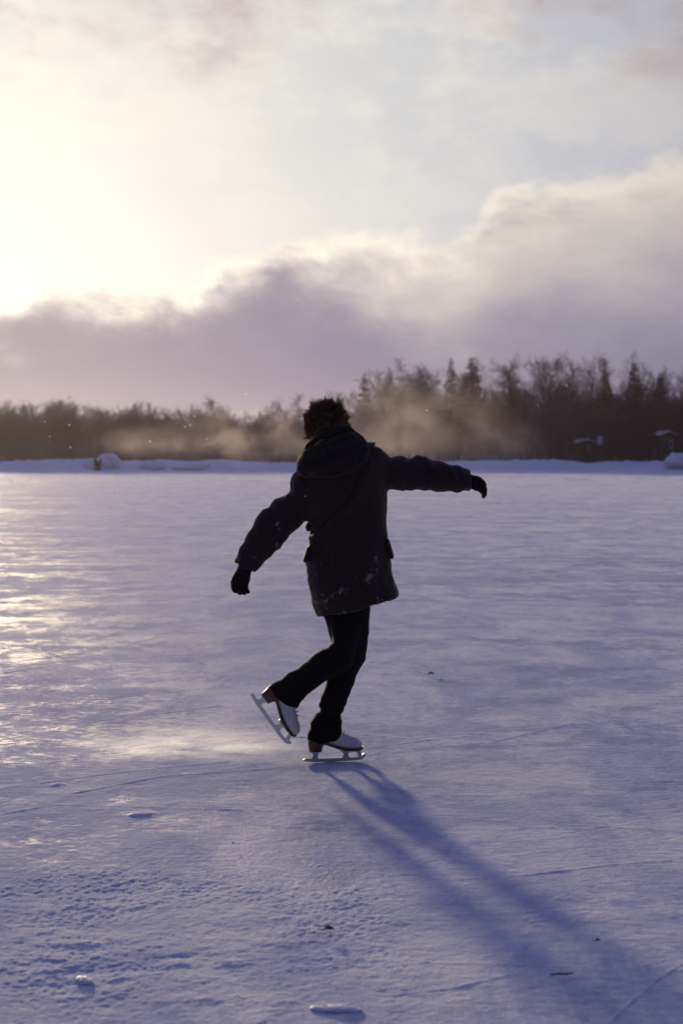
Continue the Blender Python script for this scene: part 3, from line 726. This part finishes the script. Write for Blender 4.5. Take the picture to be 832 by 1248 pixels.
    tb = MB().ball(at(376, 642, Ys - .02), (.016, .05, .022), None, 14, 10); obj('belt_loop', tb, M_COAT, coat)
    # ---- trousers
    t = MB()
    t.loft([ring((394, 705), (460, 705), .11, Ys), ring((393, 735), (453, 728), .11, Ys), ring((394, 752), (450, 745), .10, Ys + .01), ring((399, 768), (449, 768), .092, Ys + .02), ring((404, 785), (447, 787), .085, Ys + .02),
            ring((407, 800), (445.5, 803), .078, Ys + .02), ring((402, 815), (438, 816), .072, Ys + .02), ring((398, 829), (432, 831), .068, Ys + .02), ring((393, 845), (427, 843), .066, Ys + .015), ring((388, 858), (421, 858), .062, Ys + .01),
            ring((390, 866), (416, 869), .058, Ys + .01), ring((382, 873), (415, 876), .064, Ys + .01, p=3.6), ring((379.5, 880), (416, 882), .066, Ys + .005, p=3.6), ring((376, 890), (415, 890), .066, Ys, p=3.6), ring((373.5, 900), (415, 896), .066, Ys, p=3.6),
            ring((373.5, 905), (412, 901), .060, Ys, p=3.6), ring((384, 897), (407, 894), .035, Ys)])
    t.loft([ring((400, 725), (440, 735), .085, Ys - .02), ring((401, 760), (440, 770), .082, Ys - .03), ring((406, 782), (428, 812), .078, Ys - .045), ring((399, 789), (412, 823), .074, Ys - .05), ring((391, 792), (398, 829), .070, Ys - .05), ring((373, 807), (388, 836), .066, Ys - .045),
            ring((362, 815), (380, 842), .062, Ys - .04), ring((351, 820.5), (374, 848), .062, Ys - .035), ring((343, 828), (368, 853), .060, Ys - .03), ring((334, 831), (363, 860), .062, Ys - .025), ring((328, 836), (360, 863), .058, Ys - .02), ring((326.5, 840), (356, 864), .050, Ys - .02), ring((338, 838), (356, 854), .035, Ys - .02)])
    tm = remesh(t, .005, 3); a, n = coords(tm), normals(tm)
    lowr = sstep(.45, .12, a[:, 2])
    a += n * (vn3(a * [14, 14, 20], 31) * .005 + np.sin(a[:, 2] * 120 + a[:, 0] * 50 + vn3(a * 10, 33) * 3) * .0028 * lowr + vn3(a * 40, 32) * .0018)[:, None]; set_coords(tm, a)
    obj('trousers', tm, M_TROUSER, person)
    # ---- gloves: palm, four bent fingers and a thumb
    def glove(wr, hand, spread, curl, th_dir, bend, S=.84):
        g = MB(); wr = Vector(wr); hand = Vector(hand).normalized(); spread = Vector(spread).normalized(); palm = hand.cross(spread).normalized() * bend
        L = .085 * S; k0 = wr + hand * L
        g.loft([[wr + hand * f * L - hand * .03 * (f == 0) + (spread * math.cos(2 * math.pi * k / 16) * ww + palm * math.sin(2 * math.pi * k / 16) * tt) for k in range(16)] for f, ww, tt in ((0, .034, .030), (.25, .036, .030), (.6, .043, .028), (1.0, .044, .024), (1.12, .036, .016))])
        for i, (s, Lf) in enumerate(((-.033, .066), (-.011, .076), (.011, .072), (.032, .056))):
            p = k0 + spread * s; d = hand.copy(); pts = [p - hand * .02, p]; Lf *= S
            for j, f in enumerate((.45, .32, .23)):
                ang = curl * (.65 + .45 * j) + .06 * i
                d = (d * math.cos(ang) + palm * math.sin(ang)).normalized(); p = p + d * Lf * f; pts.append(p)
            g.tube(pts, [.0135, .0135, .0125, .0120, .0105], 10)
        p = wr + hand * .03 - spread * .030; d1 = (hand * .6 - spread * .5 + palm * th_dir).normalized()
        g.tube([wr + hand * .02 - spread * .012, p, p + d1 * .030, p + (d1 + hand * .3).normalized() * .055], [.015, .0135, .0115, .0100], 10)
        g.tube([wr - hand * .08, wr + hand * .005], [.033, .034], 14)
        return remesh(g, .0028, 2)
    wl = at(298.5, 693, Ys - .09); hl = at(292, 712, Ys - .09) - wl
    obj('glove', glove(wl, hl, (.80, .58, -.25), .70, .5, 1), M_GLOVE, person)
    wr_ = at(567, 585, Ys + .11); hr = at(584, 590.5, Ys + .12) - wr_
    obj('glove', glove(wr_, hr, (.14, .62, -.72), .92, .5, -1), M_GLOVE, person)
    # ---- skates
    def skate(M, lab):
        def X(p): return M @ Vector(p)
        zb = .052                                            # blade height under the sole
        u = MB(); rings = []
        for x, w, z0, z1 in ((.008, .014, .052, .070), (.016, .025, .050, .088), (.040, .031, .046, .110), (.070, .033, .040, .130), (.100, .033, .030, .116), (.130, .036, .020, .098), (.165, .043, .010, .080), (.200, .045, .006, .066), (.228, .040, .006, .056), (.246, .028, .008, .044), (.254, .012, .014, .034)):
            rr = []
            for k in range(20):
                tt = 2 * math.pi * k / 20; cs, sn = math.cos(tt), math.sin(tt)
                cc = math.copysign(abs(cs) ** .8, cs); ss = math.copysign(abs(sn) ** (.55 if sn < 0 else 1.0), sn)
                rr.append(X((x, cc * w * (1 - .18 * max(0, sn)), zb + (z0 + z1) / 2 + ss * (z1 - z0) / 2)))
            rings.append(rr)
        u.loft(rings)
        sh = []
        for z, x0, x1, w in ((.08, .026, .118, .028), (.10, .034, .108, .026), (.12, .042, .098, .022)):
            sh.append([X(((x0 + x1) / 2 + math.cos(2 * math.pi * k / 20) * (x1 - x0) / 2, math.sin(2 * math.pi * k / 20) * w, zb + z)) for k in range(20)])
        u.loft(sh)
        bt = obj('skate_boot', remesh(u, .0035, 3), M_BOOT, person)
        if lab: bt['label'] = lab
        # sole with the arch rising into the heel
        rings = []
        for x, w, z in ((-.003, .026, .046), (.015, .034, .044), (.045, .037, .040), (.075, .036, .034), (.100, .032, .024), (.130, .034, .013), (.165, .043, .003), (.205, .046, .000), (.235, .040, .001), (.252, .026, .004), (.259, .010, .008)):
            rings.append([X((x, y, zb + z + dz)) for y, dz in ((-w, 0), (w, 0), (w, .009), (-w, .009))])
        obj('sole', MB().loft(rings), M_SOLE, bt, smooth=False)
        rings = []
        for z, x0, x1, w in ((.000, .004, .062, .027), (.018, .002, .066, .029), (.040, -.002, .078, .034), (.0455, -.003, .086, .035)):
            rings.append([X(((x0 + x1) / 2 + math.copysign(abs(math.cos(a_)) ** .6, math.cos(a_)) * (x1 - x0) / 2, math.copysign(abs(math.sin(a_)) ** .7, math.sin(a_)) * w, zb + z)) for a_ in [2 * math.pi * k / 20 for k in range(20)]])
        obj('heel', MB().loft(rings), M_SOLE, bt)
        # blade: runner, two stanchions with plates, toe pick
        bl = MB(); T = .0022
        prof_ = [(-.022, .006), (-.024, .014), (-.018, .020), (.005, .0185), (.10, .0165), (.20, .0165), (.235, .018), (.252, .024), (.262, .034), (.270, .030), (.272, .022), (.268, .016), (.262, .012), (.258, .006), (.250, .0045), (.24, .0025), (.20, .0008), (.10, 0), (.02, .0006)]
        n = len(prof_); bl.add([X((x, T, z)) for x, z in prof_] + [X((x, -T, z)) for x, z in prof_], [tuple(range(n)), tuple(range(2 * n - 1, n - 1, -1))] + [(i, n + i, n + (i + 1) % n, (i + 1) % n) for i in range(n)])
        def pl(lo, hi): bl.box(lo, hi, M)
        bl.loft([[X(p) for p in ((.014, -.0018, .016), (.046, -.0018, .016), (.046, .0018, .016), (.014, .0018, .016))], [X(p) for p in ((.022, -.003, .034), (.044, -.003, .034), (.044, .003, .034), (.022, .003, .034))], [X(p) for p in ((.014, -.004, .049), (.056, -.004, .049), (.056, .004, .049), (.014, .004, .049))]])
        bl.loft([[X(p) for p in ((.158, -.0018, .015), (.196, -.0018, .015), (.196, .0018, .015), (.158, .0018, .015))], [X(p) for p in ((.166, -.003, .032), (.186, -.003, .032), (.186, .003, .032), (.166, .003, .032))], [X(p) for p in ((.158, -.004, .049), (.200, -.004, .049), (.200, .004, .049), (.158, .004, .049))]])
        bl.loft([[X(p) for p in ((.236, -.0018, .018), (.256, -.0018, .022), (.256, .0018, .022), (.236, .0018, .018))], [X(p) for p in ((.226, -.003, .049), (.246, -.003, .049), (.246, .003, .049), (.226, .003, .049))]])
        pl((.006, -.022, .0485), (.062, .022, .0515)); pl((.150, -.030, .0485), (.244, .030, .0515))
        obj('blade', bl, M_STEEL, bt, smooth=False)
        lc = MB()
        for k in range(6):
            x = .186 - k * .016; z = zb + .074 + k * .0105
            lc.tube([X((x - .006, -.020, z - .006)), X((x, 0, z + .006)), X((x + .002, .020, z - .006))], .0022, 6)
        obj('lace', lc, M_LACE, bt)
    # standing foot: blade heel tip and toe on the ice
    g0, g1 = ground(370, 929.5), ground(444, 926.5); d = (g1 - g0).normalized(); up = Vector((0, 0, 1)); yv = up.cross(d)
    Ms = Matrix.Translation(g0 + d * .022) @ Matrix(((d.x, yv.x, 0, 0), (d.y, yv.y, 0, 0), (0, 0, 1, 0), (0, 0, 0, 1)))
    skate(Ms, None)
    p0, p1 = at(303.5, 846.5, Ys - .02), at(346, 905.5, Ys - .045); d = (p1 - p0).normalized(); yv = Vector((0.05, 1, 0)); yv = (yv - d * yv.dot(d)).normalized(); up = d.cross(yv)
    Mr = Matrix.Translation(p0 + d * .026 + up * 0.0) @ Matrix(((d.x, yv.x, up.x, 0), (d.y, yv.y, up.y, 0), (d.z, yv.z, up.z, 0), (0, 0, 0, 1)))
    skate(Mr, 'white boot of the lifted foot, toe pointing down')
build_skater()

# ------------------------------------------------------------------ small things on the ice
def chunk(px, py, r, seed, label, mat=M_SNOW, name='snow_chunk', cat='snow chunk', sink=.75):
    g = ground(px, py); o = obj(name, lump_mesh(r, seed, .35), mat, loc=(g.x, g.y, -.004)); o.scale = (1.4, 1.2, .5); o.rotation_euler.z = seed * 1.3
    return setp(o, label, cat)
M_CH = snow_mat('crusty_snow', (.72, .73, .84), 40, .01)
chunk(104, 1194, (.026, .016, .018), 9, 'lumpy snow chunk near the bottom left, below the crusty ridge', M_CH)
chunk(410, 1228, (.040, .020, .018), 12, 'bright-tipped snow chunk at the bottom edge, left of centre', M_CH)
def leaf(px, py, L, seed, label, name='dead_leaf', cat='leaf'):
    g = ground(px, py); rnd = random.Random(seed); m = MB(); n = 8; rings = []
    for i in range(n + 1):
        t = i / n; w = L * .32 * math.sin(math.pi * min(.97, max(.04, t))) * rnd.uniform(.6, 1.2); z = .008 + .35 * L * t * (1 - t) + rnd.uniform(0, .004)
        rings.append([(L * (t - .5), -w, z + w * .5), (L * (t - .5), 0, z), (L * (t - .5), w, z + w * .7), (L * (t - .5), 0, z - .002)])
    m.loft(rings); m.tube([(-L * .5, 0, .008), (-L * .8, .004, .012)], .0012, 5)
    o = obj(name, m, M_DEBRIS, loc=(g.x, g.y, -.002)); o.rotation_euler.z = rnd.uniform(-.3, .5); return setp(o, label, cat)
leaf(525, 823, .050, 1, 'dark curled leaf on the ice right of the standing leg')
leaf(400, 1136, .036, 2, 'dark leaf scrap on the snow below the clear ice patch')
leaf(382, 1140, .014, 3, 'tiny dark leaf crumb beside the larger scrap in the foreground')
leaf(728, 1149, .018, 4, 'small dark leaf bit at the right edge of the long shadow')
leaf(285, 1030, .008, 5, 'tiny dark speck on the snow left of the clear ice')
g = ground(684, 1191); tw = MB().tube([(-.032, -.003, .010), (-.01, 0, .012), (.012, .002, .010), (.032, .006, .012)], [.0022, .0028, .0025, .0016], 6)
tw.tube([(.005, .001, .011), (.016, -.006, .016)], [.0014, .0008], 5)
setp(obj('twig', tw, M_DEBRIS, loc=(g.x, g.y, -.002)), 'short dark twig lying inside the long shadow, lower right', 'twig')

# ------------------------------------------------------------------ snow in the air
fm = MB()
for px, py, Y, r in ((232, 518, 30, .022), (237, 507, 22, .018), (183, 538, 30, .018), (61, 532, 28, .014), (85, 518, 28, .020), (86, 545, 26, .020), (226, 520, 40, .018), (252, 535, 40, .015), (55, 514, 26, .012), (455, 545, 20, .01),
                     (372, 605, 5.6, .0022), (300, 480, 30, .014), (690, 470, 24, .010), (140, 600, 14, .008), (520, 500, 24, .012)):
    fm.ball(at(px, py, Y), (r, r * .7, r * .6), None, 8, 6)
setp(obj('blown_snowflakes', fm, M_FLAKE), 'scattered bright snow grains blowing across the air', 'snowflakes', kind='stuff')

def vol_mat(name, dens, scale, lo, hi, col=(.99, .88, .98), g=.72, stretch=(1, 1, 1), power=1.0, seed=0.0, ground_hug=False):
    m, nt, out = newmat(name)
    tc = N(nt, 'ShaderNodeTexCoord').outputs['Object']
    mp = N(nt, 'ShaderNodeMapping'); nt.links.new(tc, mp.inputs[0]); mp.inputs['Scale'].default_value = stretch; mp.inputs['Location'].default_value = (seed, seed * .7, 0)
    n = noise(nt, mp.outputs[0], scale, 5, .6, 1.0)
    ln = N(nt, 'ShaderNodeVectorMath', operation='LENGTH'); nt.links.new(tc, ln.inputs[0])
    fall = maprange(nt, ln.outputs['Value'], 1.0, .15, 0, 1)
    d = math_(nt, 'MULTIPLY', maprange(nt, n, lo, hi), fall)
    if ground_hug:
        sp = N(nt, 'ShaderNodeSeparateXYZ'); nt.links.new(tc, sp.inputs[0]); d = math_(nt, 'MULTIPLY', d, maprange(nt, sp.outputs[2], .8, -.6, 0, 1))
    d = math_(nt, 'MULTIPLY', d, dens)
    v = N(nt, 'ShaderNodeVolumePrincipled'); v.inputs['Color'].default_value = (*col, 1); v.inputs['Anisotropy'].default_value = g
    nt.links.new(d, v.inputs['Density']); nt.links.new(v.outputs[0], out.inputs['Volume'])
    return m
def plume(px, py, Y, r, dens, seed, label, scale=1.7, lo=.30, hi=.76, stretch=(1.5, .6, 1.0), g=.72, name='blowing_snow', hug=False):
    o = obj(name, MB().ball((0, 0, 0), (1, 1, 1), None, 28, 18), vol_mat(name, dens, scale, lo, hi, seed=seed, stretch=stretch, g=g, ground_hug=hug, col=(.92, .97, 1) if hug else (.99, .88, .98)), loc=at(px, py, Y)); o.scale = r
    return setp(o, label, 'blowing snow', kind='stuff')
plume(300, 538, 138, (10.5, 5, 4.8), .030, 3.1, 'warm lit blowing snow rising before the trees left of the skater')
plume(510, 524, 138, (12.5, 6, 6.8), .030, 7.7, 'large warm plume of blowing snow behind the extended arm')
plume(625, 545, 139, (5.0, 4, 3.2), .05, 12.2, 'small plume of blowing snow right of the extended hand')
plume(180, 548, 139, (7, 4, 2.8), .03, 15.2, 'thin veil of blowing snow along the far left shore')
plume(235, 908, Y0 + .25, (.72, .38, .18), 3.0, 21.2, 'puff of ice dust kicked up behind the blades', scale=2.6, lo=.34, hi=.75, stretch=(1, 1, 1.6), name='ice_dust', hug=True)

plume(380, 552, 139, (30, 4, 2.4), .020, 33.1, 'thin low layer of blowing snow along the foot of the far trees', scale=2.5, stretch=(4, .6, 1))

# haze
m, nt, out = newmat('haze')
v = N(nt, 'ShaderNodeVolumePrincipled'); v.inputs['Color'].default_value = (.95, .86, 1, 1); v.inputs['Density'].default_value = .00011; v.inputs['Anisotropy'].default_value = .70
nt.links.new(v.outputs[0], out.inputs['Volume'])
hz = obj('haze', MB().box((-620, -620, -2.2), (620, 620, 27)), m, smooth=False); setp(hz, 'pale cold haze over the lake and the woods', 'haze', kind='stuff')

# ------------------------------------------------------------------ sky, sun
w = bpy.data.worlds.new('World'); scene.world = w; w.use_nodes = True; nt = w.node_tree; nt.nodes.clear()
out = nt.nodes.new('ShaderNodeOutputWorld'); bg = N(nt, 'ShaderNodeBackground', i_Strength=.1)
tc = N(nt, 'ShaderNodeTexCoord').outputs['Generated']
sky = N(nt, 'ShaderNodeTexSky', sky_type='NISHITA', sun_disc=False, sun_elevation=SUN_EL, sun_rotation=SUN_AZ, altitude=200, air_density=1.0, dust_density=1.5, ozone_density=2.0)
sp = N(nt, 'ShaderNodeSeparateXYZ'); nt.links.new(tc, sp.inputs[0]); X_, Y_, Z_ = sp.outputs
az = math_(nt, 'MULTIPLY', math_(nt, 'ARCTAN2', X_, Y_), 180 / math.pi)
el = math_(nt, 'MULTIPLY', math_(nt, 'ARCSINE', Z_), 180 / math.pi)
dt = N(nt, 'ShaderNodeVectorMath', operation='DOT_PRODUCT'); nt.links.new(tc, dt.inputs[0]); dt.inputs[1].default_value = (math.sin(R(-17)) * math.cos(R(9.5)), math.cos(R(-17)) * math.cos(R(9.5)), math.sin(R(9.5)))   # the brightest patch of thin cloud, just above the bank
ang = math_(nt, 'MULTIPLY', math_(nt, 'ARCCOSINE', math_(nt, 'MINIMUM', dt.outputs['Value'], .99999)), 180 / math.pi)
def gauss(s): q = math_(nt, 'DIVIDE', ang, s); return math_(nt, 'EXPONENT', math_(nt, 'MULTIPLY', math_(nt, 'MULTIPLY', q, q), -1))
mp = N(nt, 'ShaderNodeMapping'); nt.links.new(tc, mp.inputs[0]); mp.inputs['Scale'].default_value = (1, 1, 1.9); mp.inputs['Location'].default_value = (2.3, 0, 0)
V = mp.outputs[0]
n1 = noise(nt, V, 9, 9, .55, .25); n2 = noise(nt, V, 26, 7, .62, .4); n3 = noise(nt, V, 4.5, 6, .55, .2)
# low bank of cloud: its upper edge as an elevation over azimuth
def curve(v, a, b, pts, s):
    t = maprange(nt, v, a, b, 0, 1, False); r = nt.nodes.new('ShaderNodeValToRGB'); nt.links.new(t, r.inputs[0]); r.color_ramp.interpolation = 'B_SPLINE' if False else 'EASE'
    el_ = r.color_ramp.elements
    while len(el_) > 1: el_.remove(el_[-1])
    for i, (x, y) in enumerate(pts):
        e = el_[0] if i == 0 else el_.new((x - a) / (b - a)); e.position = (x - a) / (b - a); e.color = (y / s,) * 3 + (1,)
    return math_(nt, 'MULTIPLY', r.outputs[0], s)
AZ = lambda px: math.degrees(math.atan((px - 416) / F))
EL = lambda py: math.degrees(math.atan((557 - py) / F))
top = curve(az, -60, 60, [(-60, 5.5), (AZ(0), EL(368)), (AZ(60), EL(345)), (AZ(210), EL(332)), (AZ(300), EL(318)), (AZ(350), EL(292)), (AZ(540), EL(292)), (AZ(640), EL(225)), (AZ(700), EL(212)), (AZ(832), EL(200)), (40, 13), (60, 11)], 20)
wob = math_(nt, 'ADD', math_(nt, 'MULTIPLY', math_(nt, 'SUBTRACT', n1, .5), 4.5), math_(nt, 'MULTIPLY', math_(nt, 'SUBTRACT', n2, .5), 2.2))
t_in = math_(nt, 'ADD', math_(nt, 'SUBTRACT', top, el), wob)
bank = maprange(nt, t_in, -.35, .9)
depth_ = math_(nt, 'MINIMUM', math_(nt, 'MAXIMUM', math_(nt, 'DIVIDE', t_in, maprange(nt, az, -4, 9, 1.7, 5.2)), 0), 1)
g1, g2, g3 = gauss(9), gauss(20), gauss(31)
band = maprange(nt, el, 18, 42, 1, .12); g3 = math_(nt, 'MULTIPLY', g3, band); g4 = math_(nt, 'MULTIPLY', gauss(62), band)
def scaled(col, f):
    n = N(nt, 'ShaderNodeVectorMath', operation='SCALE'); n.inputs[0].default_value = col
    if isinstance(f, (int, float)): n.inputs[3].default_value = f
    else: nt.links.new(f, n.inputs[3])
    return n.outputs[0]
def add(a, b):
    n = N(nt, 'ShaderNodeVectorMath', operation='ADD'); nt.links.new(a, n.inputs[0]); nt.links.new(b, n.inputs[1]); return n.outputs[0]
# values are in picture radiance; x10 at the end, for a background of strength 0.1
skyc = N(nt, 'ShaderNodeVectorMath', operation='MULTIPLY'); nt.links.new(sky.outputs[0], skyc.inputs[0]); skyc.inputs[1].default_value = (.014 * .9, .014 * .9, .014 * 1.5)
veil = add(add(scaled((.04, .04, .01), g1), scaled((.365, .365, .10), g3)), scaled((.36, .36, .52), g4))
clear = add(add(skyc.outputs[0], veil), scaled((.175, .225, .57), maprange(nt, el, 18, 50, 0, 1)))
# thin high cloud, cream near the sun, mauve in its thicker parts
hi = maprange(nt, math_(nt, 'ADD', n3, math_(nt, 'MULTIPLY', math_(nt, 'SUBTRACT', n2, .5), .35)), .42, .62); hi2 = maprange(nt, math_(nt, 'ADD', math_(nt, 'MULTIPLY', n1, .6), math_(nt, 'MULTIPLY', n2, .4)), .42, .60)
hic = add(add(scaled((.52, .50, .30), g3), scaled((.38, .35, .35), g4)), scaled((.04, .04, .01), g1))
hic = add(hic, scaled((.16, .15, .20), 1.0))
up_f = math_(nt, 'MULTIPLY', maprange(nt, el, 9, 20, .35, .9), maprange(nt, el, 45, 24, 0, 1))
s1 = mixc(nt, math_(nt, 'MULTIPLY', math_(nt, 'MULTIPLY', hi2, .95), up_f), clear, hic)
mauve = add(scaled((.36, .30, .27), g3), scaled((.32, .29, .32), g4))
s2 = mixc(nt, math_(nt, 'MULTIPLY', math_(nt, 'MULTIPLY', hi, maprange(nt, el, 12.5, 16.5, 0, 1)), 1.0), s1, mauve)
# the bank: glowing edge, mauve body
edge = add(add(scaled((.46, .43, .32), g3), scaled((.50, .46, .44), g4)), scaled((.06, .05, .06), 1.0))
body = add(scaled((.17, .135, .07), g2), scaled((.17, .165, .275), 1.0))
tex = maprange(nt, noise(nt, V, 15, 7, .6, .3), .3, .7, -.42, .42, False)
depth_ = math_(nt, 'SUBTRACT', 1.0, math_(nt, 'EXPONENT', math_(nt, 'MULTIPLY', math_(nt, 'POWER', math_(nt, 'DIVIDE', math_(nt, 'MAXIMUM', t_in, 0), maprange(nt, az, -4, 9, 1.4, 5.0)), 2.0), -1.0)))
dd = math_(nt, 'MINIMUM', math_(nt, 'MAXIMUM', math_(nt, 'ADD', depth_, math_(nt, 'MULTIPLY', tex, maprange(nt, t_in, 2.8, .5, .06, 1.0))), 0), 1)
rimq = math_(nt, 'DIVIDE', math_(nt, 'SUBTRACT', t_in, .5), .55)
rim = math_(nt, 'MULTIPLY', math_(nt, 'EXPONENT', math_(nt, 'MULTIPLY', math_(nt, 'MULTIPLY', rimq, rimq), -1)), g3)
bankc = add(mixc(nt, dd, edge, body), scaled((.26, .23, .15), rim))
fin = mixc(nt, bank, s2, bankc)
x10 = N(nt, 'ShaderNodeVectorMath', operation='SCALE'); nt.links.new(fin, x10.inputs[0]); x10.inputs[3].default_value = 6.3
nt.links.new(x10.outputs[0], bg.inputs[0]); nt.links.new(bg.outputs[0], out.inputs[0])
w.cycles.sampling_method = 'MANUAL'; w.cycles.sample_map_resolution = 1024

sd = bpy.data.lights.new('sun', 'SUN'); sd.energy = 2.55; sd.angle = R(3.6); sd.color = (1.0, .78, .50)
so = bpy.data.objects.new('sun', sd); C.objects.link(so); so.rotation_euler = (-SUN).to_track_quat('-Z', 'Y').to_euler()

# ------------------------------------------------------------------ render settings
vs = scene.view_settings; vs.view_transform = 'Standard'; vs.look = 'None'; vs.gamma = 1.0; vs.exposure = 0.68; vs.use_curve_mapping = False
scene.render.engine = 'CYCLES'; cy = scene.cycles
cy.use_denoising = True; cy.max_bounces = 6; cy.diffuse_bounces = 3; cy.glossy_bounces = 3; cy.volume_bounces = 1; cy.transparent_max_bounces = 8
cy.volume_step_rate = 1.0; cy.volume_max_steps = 256; cy.sample_clamp_indirect = 6.0
